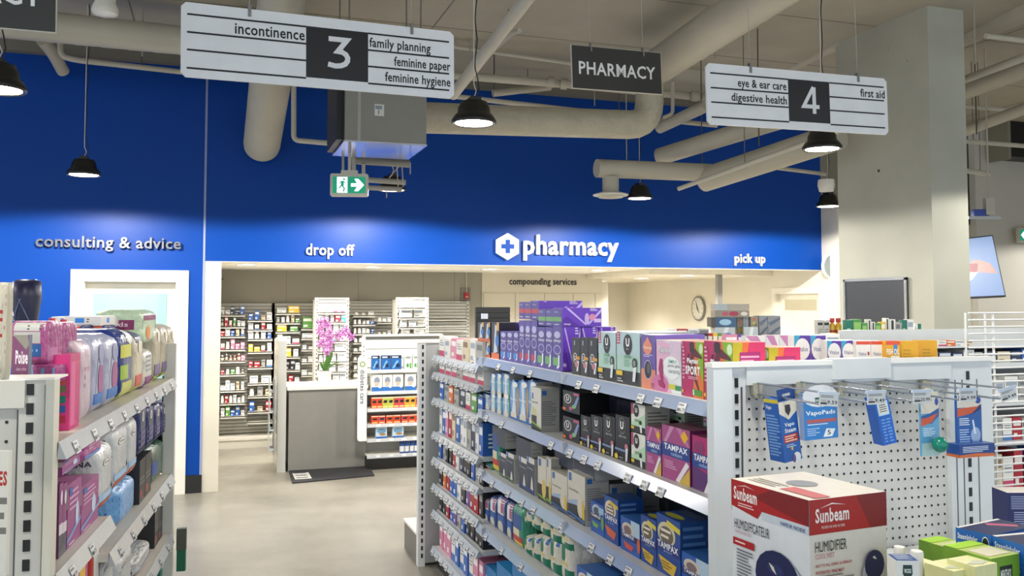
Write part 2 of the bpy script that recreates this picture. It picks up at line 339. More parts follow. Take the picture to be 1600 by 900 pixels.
# ---------------------------------------------------------------- hanging signs
def signframe(tl, tr, h):
    u = (tr - tl); W = u.length; u.normalize(); up = Vector((0, 0, 1)); v = (up - u * up.dot(u)).normalized(); n = v.cross(u)
    M = Matrix((u, n, v)).transposed().to_4x4(); M.translation = tl - v * h; return M, W      # local x right, y away, z up
def rod(mb, p, r=.0025, top=CEIL, m='#c9c7c0'): mb.tube([p, (p[0], p[1], top)], r, m, 6); return mb
blk, wht = mat('#232325', .35), mat('#f2f4f6', .35)
def aisle_sign(tl, tr, h, num, left, right, clips, label):
    M, W = signframe(tl, tr, h); t = empty('aisle_sign', label=label, cat='sign'); t.matrix_world = M
    pan = MB(); r = .02; c = [(r, 0), (W - r, 0), (W, r), (W, h - r), (W - r, h), (r, h), (0, h - r), (0, r)]
    pan.prism(c, 0, .012, wht).build('board', t)
    x0, x1 = W * .43, W * .66; q = MB(); q.box(x0, -.001, .045, x1, 0, h - .05, blk).build('number_panel', t)
    f = lambda u, v, e: (u * W, -e * .4, v * h); mb = MB(); asp_ = h / W
    st3 = ('s', [(.512, .705), (.580, .705), (.546, .535), (.562, .53), (.576, .50), (.583, .455), (.582, .41), (.574, .365), (.558, .335), (.537, .325), (.510, .345)], .019, asp_, '#eceef0')
    st4 = [('s', [(.5715, .74), (.5715, .285)], .02, asp_, '#eceef0'), ('s', [(.60, .405), (.512, .405), (.568, .74)], .018, asp_, '#eceef0')]
    mb.decals([st3] if num == '3' else st4, f, base=1); mb.build('number', t)
    lines = [.84, .60, .365, .12]
    for yv in lines:
        for ua, ub in ((.02, .43), (.66, .98)): MB().decals([('r', ua, yv - .012, ub, yv + .012, '#151517')], f).build('ruled_line', t)
    for s_, (u0, u1), row in left + right:
        yv = lines[row]; desc = any(ch in s_ for ch in 'gpy'); top = yv - .055; bot = yv - .20 - (.035 if desc else 0)
        MB().decals([('t', s_, u0, bot, u1, top, '#151517', .014)], f).build('lettering', t)
    for u_ in clips:
        MB().box(u_ * W - .007, -.006, h - .035, u_ * W + .007, .016, h + .02, mat('#9c9c9a', .3, '', 0, .8)).build('clip', t)
        cb_ = MB(); cb_.tube([(u_ * W, .005, h + .02), (u_ * W, .005, h + 2.2 - .0)], .0015, '#b8b6ae', 6).build('wire', t)
    return t
D3 = 4.14
aisle_sign(on_Y(283, 2, D3 - .03), on_Y(709, 50, D3 + .05), .335, '3',
           [('incontinence', (.18, .425), 0)], [('family planning', (.665, .905), 0), ('feminine paper', (.76, .985), 1), ('feminine hygiene', (.725, .985), 2)], (.23, .83),
           'white aisle sign with a large 3 reading incontinence and family planning')
aisle_sign(on_Y(1103, 98, D3), on_Y(1385, 123, D3 + .05), .335, '4',
           [('eye & ear care', (.16, .42), 0), ('digestive health', (.125, .42), 1)], [('first aid', (.84, .985), 0)], (.23, .83),
           'white aisle sign with a large 4 reading eye & ear care')
def pharm_sign(tl, tr, h, u, label):
    M, W = signframe(tl, tr, h); t = empty('pharmacy_sign', label=label, cat='sign'); t.matrix_world = M
    MB().box(0, 0, 0, W, .014, h, mat('#454543', .3, '', 0, .3)).build('board', t)
    MB().box(-.004, .001, -.004, W + .004, .012, h + .003, '#cfc9b8').build('edge_trim', t)
    MB().decals([('t', 'PHARMACY', u[0], .33, u[1], .64, '#f4f4f2', .02)], lambda a, b, e: (a * W, -e * .4, b * h)).build('lettering', t)
    for q in (.21, .8):
        MB().box(q * W - .005, -.006, h - .03, q * W + .005, .02, h + .025, mat('#9c9c9a', .3, '', 0, .8)).build('clip', t)
        MB().tube([(q * W, .006, h + .02), (q * W, .006, h + 1.9)], .0015, '#b8b6ae', 6).build('wire', t)
pharm_sign(on_Y(893, 70, 4.9), on_Y(1032, 83, 4.95), .262, (.07, .93), 'dark grey hanging sign reading PHARMACY between the aisle signs')
q = on_Y(85, 50, 3.55); pharm_sign(Vector((q.x - .6, 3.53, q.z + .255)), Vector((q.x, 3.55, q.z + .262)), .262, (.07, .93), 'dark grey hanging sign cut off at the upper left corner')
# ---------------------------------------------------------------- pendants
led = mat('#fff6e2', .5, '', 22)
def lamp(i, x, y, first=[]):
    lab = {0: 'black pendant lamp in front of the consulting wall', 1: 'black pendant lamp behind the green exit sign', 2: 'black pendant lamp above the word pharmacy beside round diffuser', 3: 'black pendant lamp beside the left edge of the column',
           4: 'black pendant lamp cut off at the left picture edge', 5: 'large black pendant lamp right of the number 3 aisle sign', 6: 'large black pendant lamp below the number 4 aisle sign'}.get(i, 'black pendant lamp added out of view, hanging from the ceiling')
    if first: t = copy_tree(first[0]); t.location = (x, y, LAMP_Z); t['label'] = lab
    else:
        t = empty('pendant_lamp', (x, y, LAMP_Z), label=lab, cat='lamp', group='black high bay pendant lamps'); bk = mat('#1b1a18', .35)
        MB().lathe([(.122, .0), (.128, .005), (.127, .02), (.108, .05), (.094, .06), (.09, .095), (.084, .1), (.076, .125), (.03, .13), (.03, .136)], bk, 36, cap=False).build('shade', t)
        MB().lathe([(.122, .001), (.112, .006), (.106, .005)], mat('#6b6558', .25, '', 0, .6), 36, cap=False).build('reflector', t)
        MB().lathe([(.106, .004), (.106, .005)], led, 36).build('led_panel', t)
        MB().box(-.03, -.05, .122, .03, .05, .15, bk).build('driver_box', t)
        MB().tube([(0, 0, .15), (.015, .004, .19), (0, 0, .23), (0, 0, CEIL - LAMP_Z)], .003, '#d7d4cb', 6).build('hanging_wire', t)
        n = 22; MB().tube([(.012 + .006 * math.sin(k * 1.3) * (1 + (k < 3) * 2), .004 * math.cos(k * 1.7), .15 + (CEIL - LAMP_Z - .15) * k / n) for k in range(n + 1)], .0035, '#161616', 6).build('power_cord', t)
        first.append(t)
    l = bpy.data.lights.new('pendant', 'SPOT'); l.energy = WALL_W if y > 7 else LAMP_W; l.spot_size = math.radians(172); l.spot_blend = .12; l.shadow_soft_size = .09; l.color = (1, .95, .86)
    lo = bpy.data.objects.new('pendant_beam', l); col.objects.link(lo); lo.location = (x, y, LAMP_Z - .01)
for i, (x, y) in enumerate(LAMPS): lamp(i, x, y)
# ---------------------------------------------------------------- ducts and pipes
duct = mat('#b7b1a0', .5, 'board'); pipe = mat('#bcb6a6', .45); foil = mat('#b5ae9a', .38, 'foil')
def run(name, pts, w, m, label, cat='pipe', ribs=0, seg=20, hang=False, group=None):
    """pts (px, py, zc); w is the width in pixels at the first point"""
    q = [P(*p) for p in pts]; r = w / 2 * pts[0][2] / F_PX
    # round the bends
    z = [q[0]]
    for a, b, c in zip(q, q[1:], q[2:]):
        d = min((b - a).length, (c - b).length) * .45; d = min(d, r * 2.2); s_, e = b + (a - b).normalized() * d, b + (c - b).normalized() * d
        for k in range(6):
            t = k / 5; z.append(s_.lerp(b, t).lerp(b.lerp(e, t), t))
    z.append(q[-1])
    o = MB().tube(z, r, m, seg, ribs).build(name, label=label, cat=cat, group=group)
    if hang: k = q[0].lerp(q[1], hang); MB().tube([k, (k.x, k.y, CEIL)], .004, '#6b665c', 6).build('hanger', o)
    return o, q, r
run('ventilation_duct', [(-160, 18, 6.3), (330, 68, 7.15), (700, 98, 8.0)], 50, duct, 'long ribbed duct running behind the left aisle sign', 'duct', .18, 24)
o, q, r = run('ventilation_duct', [(452, -60, 6.0), (437, 20, 6.6), (409, 228, 8.58)], 78, duct, 'wide spiral duct slanting down to the blue wall behind sign', 'duct', .055, 28)
run('ventilation_duct', [(66, 62, 7.6), (84, 84, 7.8), (99, 112, 8.0)], 20, duct, 'short stub duct at upper left against the blue wall', 'duct', 0, 20)
run('sprinkler_pipe', [(94, 60, 7.3), (95, 88, 7.3), (120, 94, 7.35), (290, 113, 7.8), (545, 128, 8.4)], 9, pipe, 'thin cream pipe under the left duct with an elbow')
t = bpy.data.objects[-1] if 0 else None
run('sprinkler_pipe', [(459, 27, 7.4), (459, 219, 7.4), (540, 226, 7.4)], 8, pipe, 'thin pipe bending from the ceiling to the grey air unit')
run('insulated_duct', [(660, 184, 7.0), (1014, 196, 7.7), (1015, 118, 7.7)], 49, foil, 'foil wrapped duct with an elbow between two signs', 'duct', 0, 24)
run('ventilation_duct', [(1000, 122, 7.9), (1260, -52, 5.2)], 52, duct, 'wide duct climbing to the ceiling above the number 4 sign', 'duct', .16, 24)
run('ventilation_duct', [(1040, 106, 9.0), (1292, 128, 9.6)], 40, duct, 'horizontal round duct partly behind the number 4 sign', 'duct', .3, 24)
run('ventilation_duct', [(1218, 108, 9.2), (1320, 60, 8.0)], 24, duct, 'short slanting duct between number 4 sign and column', 'duct')
o, q, r = run('ventilation_duct', [(932, 263, 8.25), (1110, 270, 8.6)], 29, duct, 'horizontal duct with a round ceiling diffuser hanging below', 'duct', 0, 24)
dp = P(954, 280, 8.3); rr = 13 * 8.3 / F_PX
MB().lathe([(rr, dp.z - .14), (rr, dp.z + .02)], duct, 20, (dp.x, dp.y)).build('drop_duct', o)
dr_ = 28 * 8.3 / F_PX
MB().lathe([(rr, dp.z - .12), (dr_, dp.z - .145), (dr_, dp.z - .155), (dr_ * .9, dp.z - .16)], mat('#d6d2c6', .4), 28, (dp.x, dp.y)).build('diffuser', o)
for q_ in (.75, .5, .28): MB().lathe([(dr_ * q_, dp.z - .162), (dr_ * q_ - .012, dp.z - .175), (dr_ * q_ - .03, dp.z - .162)], mat('#c5c1b4', .4), 24, (dp.x, dp.y), cap=False).build('diffuser_ring', o)
run('ventilation_duct', [(1100, 281, 8.6), (1312, 212, 7.4)], 38, duct, 'large slanting duct joined to the duct with the diffuser', 'duct', 0, 24)
run('ventilation_duct', [(1030, 245, 8.9), (1255, 176, 7.8)], 27, duct, 'upper slanting duct behind the diffuser duct', 'duct', 0, 24)
run('sprinkler_pipe', [(1060, 295, 8.0), (1310, 205, 6.9)], 7, pipe, 'thin slanting pipe crossing in front of the large duct', hang=.45)
run('sprinkler_pipe', [(1210, 262, 8.9), (1290, 272, 9.2)], 6, pipe, 'thin pipe leading to the right end of the blue wall')
run('sprinkler_pipe', [(708, 148, 6.0), (830, -10, 4.4)], 17, pipe, 'thick slanting pipe right of the number 3 sign')
run('sprinkler_pipe', [(700, 117, 8.2), (900, 133, 8.6), (1106, 153, 9.1)], 13, pipe, 'horizontal pipe with couplings passing behind the PHARMACY sign')
run('sprinkler_pipe', [(700, 72, 7.9), (905, 101, 8.2)], 6, pipe, 'thin horizontal pipe above the coupled pipe', hang=.2)
run('sprinkler_pipe', [(705, 150, 8.4), (1000, 184, 8.9), (1120, 196, 9.2)], 8, pipe, 'thin pipe lying just above the foil wrapped duct')
run('sprinkler_pipe', [(770, 146, 8.8), (860, 136, 9.0)], 11, pipe, 'short slanting pipe behind the large pendant lamp', hang=.6)
run('sprinkler_pipe', [(752, 95, 7.9), (800, 52, 7.0), (812, 48, 6.9)], 7, pipe, 'thin slanting branch pipe ending in a hook near ceiling', hang=.9)
run('sprinkler_pipe', [(1051, 128, 8.7), (1051, 178, 8.7), (1036, 184, 8.7)], 6, pipe, 'short upright pipe with black tip beside the PHARMACY sign')
run('sprinkler_pipe', [(1030, 200, 9.0), (1105, 165, 8.4)], 18, duct, 'slanting duct just left of the number 4 sign', 'duct')
run('ventilation_duct', [(1480, 56, 8.2), (1680, -26, 6.6)], 50, duct, 'upper wide duct right of the column', 'duct', .25, 24)
run('ventilation_duct', [(1482, 149, 8.2), (1680, 76, 7.0)], 31, duct, 'second wide duct right of the column', 'duct', .25, 24)
run('sprinkler_pipe', [(1484, 133, 7.8), (1680, 60, 6.7)], 12, pipe, 'smooth pipe between the two ducts right of column')
run('sprinkler_pipe', [(1490, 211, 8.6), (1700, 133, 7.4)], 17, duct, 'third slanting duct right of the column', 'duct')
run('sprinkler_pipe', [(1500, 166, 8.6), (1700, 181, 9.0)], 6, pipe, 'thin pipe crossing below the ducts right of column')
run('sprinkler_pipe', [(1500, 220, 8.6), (1700, 236, 9.0)], 7, pipe, 'lower thin pipe crossing right of the column', hang=.1)
run('sprinkler_pipe', [(1478, 262, 8.55), (1545, 272, 8.7)], 8, pipe, 'short capped pipe beside right edge of column', hang=.8)
run('sprinkler_pipe', [(1540, 56, 6.6), (1700, 76, 6.9)], 8, pipe, 'thin branch pipe under the upper right duct')
for a_, b_ in (((856, 128, 8.5), (866, 129, 8.5)), ((876, 131, 8.5), (886, 132, 8.5)), ((1080, 150, 9), (1090, 151, 9)), ((1096, 152, 9.05), (1104, 153, 9.05))):
    cpi = cpi + 1 if 'cpi' in globals() else 0
    MB().tube([P(*a_), P(*b_)], .053, '#b3ad9c', 16).build('pipe_coupling', label=['first coupling left of the PHARMACY sign', 'second coupling left of the PHARMACY sign', 'coupling right of the PHARMACY sign', 'coupling next to the number 4 sign'][cpi], cat='pipe coupling')
# rods that carry the pipes
for i, (px, py, zc) in enumerate(((222, 88, 7.0), (221, 104, 7.6), (519, 200, 7.4), (687, 60, 7.9), (735, 80, 7.9), (772, 140, 8.4), (929, 165, 8.7), (967, 175, 8.8), (979, 250, 8.3), (1097, 270, 8.6), (1117, 92, 7.0), (1186, 228, 7.6), (1219, 95, 8.8), (1249, 90, 8.6), (1524, 100, 6.6), (1526, 210, 8.3))):
    p = P(px, py, zc); rod(MB(), p, .006, CEIL, '#55514a' if i % 2 else '#a39e90').build('hanger_rod', label='thin hanger rod ' + ['above the left duct beside the dome light', 'holding the thin pipe under the left duct', 'left of the grey air unit', 'just left of the pendant by sign 3', 'above the thin pipe left of the PHARMACY sign', 'right of the large pendant lamp', 'directly behind the PHARMACY sign', 'behind right half of the PHARMACY sign', 'holding the duct with the round diffuser', 'above the joint of the large slanting duct', 'above left end of number 4 sign', 'holding the thin slanting pipe below sign 4', 'behind the top of number 4 sign', 'left of the column above the slanting duct', 'between the ducts right of the column', 'right of the column on the lower pipe'][i], cat='hanger rod', group='pipe hanger rods')
# air unit
ub = on_Y(539, 220, 6.0); uc = on_Y(666, 229, 6.0); ux0, ux1, uz = ub.x, uc.x, (ub.z + uc.z) / 2
t = empty('air_unit', ((ux0 + ux1) / 2, 6.0, uz), label='grey metal ceiling air unit above the green exit sign', cat='air unit'); hw = (ux1 - ux0) / 2
gm = mat('#8f8d84', .45, '', 0, .15)
MB().box(-hw, 0, .012, hw, .62, .78, gm).build('casing', t)
MB().box(-hw - .006, -.004, 0, hw + .004, .62, .011, mat('#c3c5c8', .18, '', 0, 1)).build('bottom_pan', t)
MB().box(-hw - .05, .05, .02, -hw - .001, .6, .72, '#17171a').build('side_cover', t)
MB().box(-hw + .085, -.003, .012, -hw + .105, 0, .78, '#a9a8a2').build('strap', t)
lb = MB(); lb.box(-hw + .2, -.004, .19, -hw + .265, -.001, .27, '#dcdcd6').box(-hw + .205, -.006, .235, -hw + .25, -.004, .26, '#8c96a0').box(-hw + .225, -.006, .2, -hw + .23, -.004, .23, '#4a4a48'); lb.build('rating_label', t)
for sx in (-1, 1):
    for yy in (.06, .56): MB().tube([(sx * (hw - .03), yy, .77), (sx * (hw - .03), yy, CEIL - uz)], .006, '#77736a', 6).build('hanger_rod', t)
strut = mat('#a8a49a', .4)
t = empty('pipe_bracket', P(604, 290, 7.2), label='pale metal strut bracket hanging under the air unit', cat='bracket')
B = t.location.copy()
def seg(mb, a, b, r=.008, m=strut): mb.tube([P(*a) - B, P(*b) - B], r, m, 8); return mb
for a_, b_, r_ in (((573, 281, 7.2), (634, 285, 7.2), .022), ((573, 293, 7.0), (628, 296, 7.0), .02), ((536, 243, 6.7), (536, 266, 6.7), .01), ((553, 240, 6.7), (553, 266, 6.7), .016), ((568, 255, 6.8), (568, 275, 6.9), .014)):
    seg(MB(), a_, b_, r_).build('strut', t)
for a_, b_ in (((620, 256, 7.0), (622, 292, 7.1)), ((628, 256, 7.0), (630, 292, 7.1)), ((625, 258, 7), (608, 278, 7.1)), ((641, 254, 6.6), (641, 272, 6.6)), ((604, 296, 7), (604, 309, 7))): seg(MB(), a_, b_, .005).build('threaded_rod', t)
seg(MB(), (545, 250, 6.9), (640, 256, 6.9), .03, mat('#8b8880', .4)).build('drain_duct', t)
# exit signs
def exit_sign(p, w, h, rz, arrow, label):
    t = empty('exit_sign', p, rz, label=label, cat='exit sign'); fr = mat('#c6c1b2', .4)
    MB().prism([(-w / 2 + .01, -h / 2), (w / 2 - .01, -h / 2), (w / 2, -h / 2 + .01), (w / 2, h / 2 - .01), (w / 2 - .01, h / 2), (-w / 2 + .01, h / 2), (-w / 2, h / 2 - .01), (-w / 2, -h / 2 + .01)], 0, .04, fr).build('housing', t)
    MB().box(-w * .22, .005, h / 2, w * .22, .035, h / 2 + .025, fr).build('mount', t)
    if arrow > 0: MB().tube([(0, .02, h / 2 + .02), (0, .02, uz + .02 - p[2])], .012, pipe).build('stem', t)
    fm = lambda u, v, e: ((u - .5) * w * .86, -e * .5, (v - .5) * h * .72)
    G = mat('#0a7f5e', .4, '', .9); Wt = mat('#eaf6ff', .4, '', 1.3)
    MB().decals([('r', 0, 0, 1, 1, G)], fm).build('green_panel', t)
    s = (lambda u: u) if arrow > 0 else (lambda u: 1 - u)
    MB().decals([('p', [(s(.56), .40), (s(.74), .40), (s(.66), .12), (s(.78), .12), (s(.96), .5), (s(.78), .88), (s(.66), .88), (s(.74), .60), (s(.56), .60)], Wt)], fm, base=1).build('arrow', t)
    MB().decals([('r', min(s(.13), s(.45)), .02, max(s(.13), s(.45)), .98, Wt)], fm, base=1).build('doorway', t)
    R = MB(); L = lambda a_, b_, wd_: ('p', [(s(a_[0] - wd_ * .5), a_[1]), (s(a_[0] + wd_ * .5), a_[1]), (s(b_[0] + wd_ * .5), b_[1]), (s(b_[0] - wd_ * .5), b_[1])], G)
    R.decals([('e', s(.345), .84, .032, .07, G), L((.30, .74), (.29, .42), .085), L((.27, .74), (.2, .55), .035), L((.33, .72), (.4, .58), .035), L((.4, .6), (.46, .62), .05), L((.29, .46), (.36, .28), .05), L((.36, .3), (.33, .08), .045), L((.27, .46), (.2, .3), .05), L((.2, .32), (.1, .26), .06)], fm, base=3); R.build('running_figure', t)
p = P(545.5, 289, 6.4); exit_sign(p, 59 * 6.4 / F_PX, 36 * 6.4 / F_PX, -math.radians(14), 1, 'green running man exit sign with a right arrow under air unit')
p = on_Y(1603, 368, YW + .0); exit_sign(p + Vector((0, -.05, 0)), .37, .2, 0, -1, 'green exit sign with a left arrow at the right picture edge')
# dome light at the upper left
p = P(164, 22, 6.2); t = empty('dome_light', p, label='round white dome light on the ceiling at upper left', cat='ceiling light')
MB().lathe([(.085, 0), (.09, .02), (.085, .05), (.07, .08), (.068, .16)], mat('#e8e5da', .35), 28).build('housing', t)
MB().lathe([(.0, -.018), (.05, -.014), (.08, 0)], mat('#f2efe6', .25), 28, cap=False).build('dome', t)
MB().tube([(0, 0, .16), (0, 0, CEIL - p.z)], .012, pipe).build('stem', t)
# ---------------------------------------------------------------- kinds of packages
K_ = dict
DOT = ('e', .5, .5, .0, .0, '#000000')
KINDS = {}
W_ = '#e9e8e3'
for nm, b_, a_ in (('white', W_, '#9aa7b8'), ('bluebox', '#2f63b8', '#e9eef4'), ('yellowbox', '#e8c23c', '#f6f2e0'), ('redbox', '#a92332', '#e9e0dc'), ('pinkbox', '#d98aa8', '#f5eef0'), ('greenbox', '#5f9a4c', '#eef2e6'), ('navybox', '#2b3350', '#cfd6e4'), ('tealbox', '#3f9aa6', '#e6f0f0'), ('orangebox', '#d8703a', '#f2e6dc'), ('greybox', '#a9a9a5', '#6f7278'), ('blackbox', '#26262a', '#b8b8bc'), ('purplebox', '#6a4a94', '#e2daee'), ('creambox', '#d9cdb4', '#8b6f52')):
    KINDS[nm] = K_(b=b_, F=[('r', .08, .62, .92, .86, a_), ('r', .1, .12, .5, .3, a_)], S=[('l', .2, .2, .8, .7, 4, a_)])
KINDS['whitetag'] = K_(b=W_, F=[('r', .0, .0, 1, .28, '#c64a6e'), ('l', .15, .5, .85, .85, 3, '#8a8f98')])
KINDS['whiteblue'] = K_(b=W_, F=[('r', .0, .0, 1, .25, '#3f74b8'), ('l', .15, .5, .85, .85, 3, '#8a8f98')])
KINDS['vial'] = K_(sh='o', b='#dedcd4', c='#f2f1ec', l='#f4f3ee', cap=.4, p=[(.45, 0), (.5, .02), (.5, .68), (.42, .74)])
KINDS['vialdark'] = K_(sh='o', b='#2e2a28', c='#ececec', l='#c9c4b6', cap=.3)
KINDS['syrup'] = K_(sh='o', b='#8e2530', c='#efefef', l='#d8c9bd')
COLW = dict(white='white', bluebox='blue', yellowbox='yellow', redbox='dark red', pinkbox='pink', greenbox='green', navybox='navy', tealbox='teal', orangebox='orange', greybox='grey', blackbox='black', purplebox='purple', creambox='cream', whitetag='white and pink', whiteblue='white and blue')
def small(i_, kind, x, y, z, w, h, d, where, rz=0, sc=(1, 1, 1)):
    if KINDS[kind].get('sh') == 'o':
        nm, ct = 'pill_bottle', 'bottle'; cw = {'vial': 'white', 'vialdark': 'dark', 'syrup': 'red'}[kind]; ds = f'{cw} bottle'
    else: nm, ct = 'medicine_box', 'box'; ds = f'{COLW[kind]} medicine box'
    return item(kind, nm, (x, y, z), (w, d, h), rz, f'{ds}, {ORD[i_]} from left, {where}', ct, 'packs on the pharmacy wall shelves')
# ---------------------------------------------------------------- slat wall shelving at the back of the pharmacy
sw = mat('#c3c2bc', .45); swd = mat('#77776f', .6); shm = mat('#dad8d0', .4)
PAL = ['white'] * 7 + ['whitetag', 'whiteblue', 'vial', 'vial', 'vial', 'bluebox', 'yellowbox', 'redbox', 'pinkbox', 'greenbox', 'navybox', 'creambox', 'greybox', 'vialdark', 'tealbox']
def slat_bay(name, px0, px1, ytop, Y, z0, label, m=sw, posts=True, pitch=.043, md=swd):
    x0, x1 = on_Y(px0, ytop, Y).x, on_Y(px1, ytop, Y).x; zt = on_Y((px0 + px1) / 2, ytop, Y).z
    t = empty(name, ((x0 + x1) / 2, Y, 0), label=label, cat='shelving'); hw = (x1 - x0) / 2
    MB().box(-hw, .02, z0, hw, .05, zt, md).build('back_panel', t)
    s = MB(); z = z0 + .02
    while z < zt - .01: s.box(-hw, .006, z, hw, .02, min(z + pitch - .009, zt), m); z += pitch
    s.build('slat', t, kind='stuff')
    if posts:
        for sx in (-1, 1):
            p_ = MB().box(sx * hw - .018, -.012, z0, sx * hw + .018, .02, zt, m)
            p_.build('upright', t).name
            q = MB(); z = z0 + .05
            while z < zt - .03: q.box(sx * hw - .006, -.0135, z, sx * hw + .006, -.0115, z + .022, '#1c1c1c'); z += .05
            q.build('slot', t, kind='stuff')
    return t, x0, x1, zt
def shelf(t, x0, x1, z, Y, d=.28, m=shm):
    o = t.location; MB().box(x0 - o.x, -d, z - .012, x1 - o.x, 0, z, m).box(x0 - o.x, -d, z - .026, x1 - o.x, -d + .008, z + .002, m).prism([(0, z), (-d + .03, z), (0, z - .1)], x0 - o.x, x0 - o.x + .004, m, 'x').build('shelf', t)
def stock(px0, px1, py, Y, where, n, kinds=None, hr=(.05, .13), t=None, d=.28, fill=.8):
    a, b = on_Y(px0, py, Y - d), on_Y(px1, py, Y - d); z = (a.z + b.z) / 2
    if t: shelf(t, a.x, b.x, z, Y, d)
    if n == 0: return z
    step = (b.x - a.x) / n
    for i in range(n):
        k = kinds[i % len(kinds)] if kinds else random.choice(PAL)
        w = step * random.uniform(.55, .92); h = random.uniform(*hr)
        if KINDS[k].get('sh') == 'o': w = min(w, .055); h = min(h, .09); dd = w
        else: dd = random.uniform(.06, .12)
        small(i, k, a.x + step * (i + .5), Y - d + random.uniform(.012, .05), z + .0005, w, h, dd, where)
    return z
YS = YB - .06
zb = 0
bays = [('slat_wall_bay', 341, 427, 473, 'leftmost tall grey slat wall bay of white medicine shelves'), ('slat_wall_bay', 427, 493, 472, 'second grey slat wall bay of medicine shelves behind the orchid'),
        ('slat_wall_bay', 546, 622, 471, 'dim grey slat wall bay with white bottles between lit units'), ('slat_wall_bay', 668, 731, 471, 'nearly empty slat wall bay left of the red fire alarm')]
T_ = [slat_bay(n, a, b, y, YS, .12, l) for n, a, b, y, l in bays]
for t, x0, x1, zt in T_:
    MB().box(x0 - t.location.x, -.36, 0, x1 - t.location.x, 0, .11, mat('#d2cfc5', .5)).box(x0 - t.location.x, -.37, .1, x1 - t.location.x, 0, .13, mat('#dedbd2', .5)).build('base_deck', t)
R_A = [491.5, 510, 525, 545.5, 564, 585, 610, 630, 650.5]; R_B = [500, 515, 529.5, 549.5, 574, 599, 619, 643, 659]
SP = {0: ['white', 'white', 'navybox', 'navybox', 'bluebox'], 1: ['vialdark', 'redbox', 'whitetag', 'greenbox', 'white', 'white'], 3: ['whitetag', 'vial', 'pinkbox', 'pinkbox', 'pinkbox'], 4: ['vialdark', 'vialdark', 'syrup', 'syrup', 'syrup', 'pinkbox'], 8: ['white', 'greenbox', 'bluebox', 'bluebox', 'white']}
for i, y in enumerate(R_A): stock(344, 383, y, YS, f'{ORD[i]} shelf of leftmost slat bay left half', [5, 6, 5, 5, 6, 5, 5, 6, 5][i], SP.get(i), t=T_[0][0])
SP = {0: ['bluebox', 'bluebox', 'creambox', 'white'], 3: ['yellowbox', 'yellowbox', 'whitetag', 'white'], 4: ['redbox', 'redbox', 'greybox', 'whiteblue'], 5: ['white', 'white', 'white'], 8: ['white']}
for i, y in enumerate(R_B): stock(387, 426, y, YS, f'{ORD[i]} shelf of leftmost slat bay right half', [4, 4, 4, 4, 4, 2, 3, 3, 0][i], SP.get(i), t=T_[0][0])
SP = {0: ['white', 'yellowbox'], 2: ['yellowbox', 'greenbox'], 3: ['white', 'white', 'whitetag'], 5: ['greenbox', 'greenbox', 'blackbox', 'blackbox', 'white']}
for i, y in enumerate([489, 504, 518, 537.5, 557.5, 578, 597, 619, 655]): stock(431, 469, y, YS, f'{ORD[i]} shelf of second slat bay left half', [2, 5, 2, 3, 3, 5, 4, 4, 3][i], SP.get(i), t=T_[1][0])
for i, y in enumerate([513, 528, 546, 566, 586]): stock(471, 491, y, YS, f'{ORD[i]} shelf of second slat bay right half', [1, 1, 2, 2, 2][i], ['greenbox'] if i == 0 else ['white'], t=T_[1][0], hr=(.12, .17) if i == 0 else (.03, .07))
for i, y in enumerate([492.7, 506.5, 521, 535, 549, 563, 577, 590]): stock(552, 586, y, YS, f'{ORD[i]} shelf of dim slat bay left half', [3, 5, 5, 4, 4, 4, 4, 4][i], ['vial', 'vial', 'white', 'vial', 'bluebox'], t=T_[2][0], hr=(.03, .07))
for i, y in enumerate([503, 525]): stock(590, 620, y, YS, f'{ORD[i]} shelf of dim slat bay right half', 4, ['vial', 'vial', 'white', 'navybox'], t=T_[2][0], hr=(.04, .08))
for y in (498, 515): stock(669, 730, y, YS, '', 0, t=T_[3][0], d=.12)
# two brighter narrow end units standing forward
def tower(px0, px1, ytop, rows, name_w, Y=11.2, ns=None, kinds=None):
    t, x0, x1, zt = slat_bay('shelf_tower', px0, px1, ytop, Y, .12, name_w, mat('#ece9e0', .4), md=mat('#a9a79f', .5)); o = t.location
    MB().box(x0 - o.x - .02, 0, 0, x1 - o.x + .02, .3, .12, W_).build('base', t)
    MB().box(x0 - o.x - .02, -.012, zt, x1 - o.x + .02, .06, zt + .02, W_).build('top_cap', t)
    MB().box(x0 - o.x - .015, .052, .1, x1 - o.x + .015, .3, zt - .005, mat('#c9c6bd', .5)).build('core', t)
    for i, y in enumerate(rows): stock(px0 + 3, px1 - 2, y, Y, f'{ORD[i]} shelf of {("bright tower behind orchid", "bright tower above diabetes shelf")[px0 > 600]}', ns[i] if ns else 4, (kinds or {}).get(i, ['white']), t=t, d=.2, hr=(.05, .10))
tower(495, 543, 467.5, [488, 503, 518.5, 533, 549, 565, 581, 594], 'bright white shelf tower directly behind the orchid', ns=[4, 5, 4, 3, 2, 3, 3, 4],
      kinds={0: ['white', 'white', 'whitetag', 'whitetag'], 1: ['white', 'white', 'white', 'redbox', 'tealbox'], 3: ['white', 'whiteblue', 'white']})
tower(622, 667, 467.5, [481, 496, 511, 521], 'bright white shelf tower above the diabetes care shelf', Y=11.0, ns=[2, 2, 3, 2])
# fire alarm
a = on_Y(720, 449, YB - .01); b = on_Y(735, 470, YB - .01)
t = box('fire_alarm', (a.x, YB - .015, b.z), (b.x, YB - .001, a.z), '#77746c', label='red fire alarm on a grey plate on the back wall', cat='alarm'); mx = (a.x + b.x) / 2
MB().box(mx - .02, YB - .05, b.z + .03, mx + .035, YB - .016, b.z + .115, '#b3202a').box(mx - .01, YB - .053, b.z + .05, mx + .025, YB - .05, b.z + .06, '#efe8e0').build('alarm_case', t)
MB().tube([(mx + .01, YB - .02, b.z + .12), (mx + .01, YB - .02, PC)], .005, '#d8d3c6').build('conduit', t)
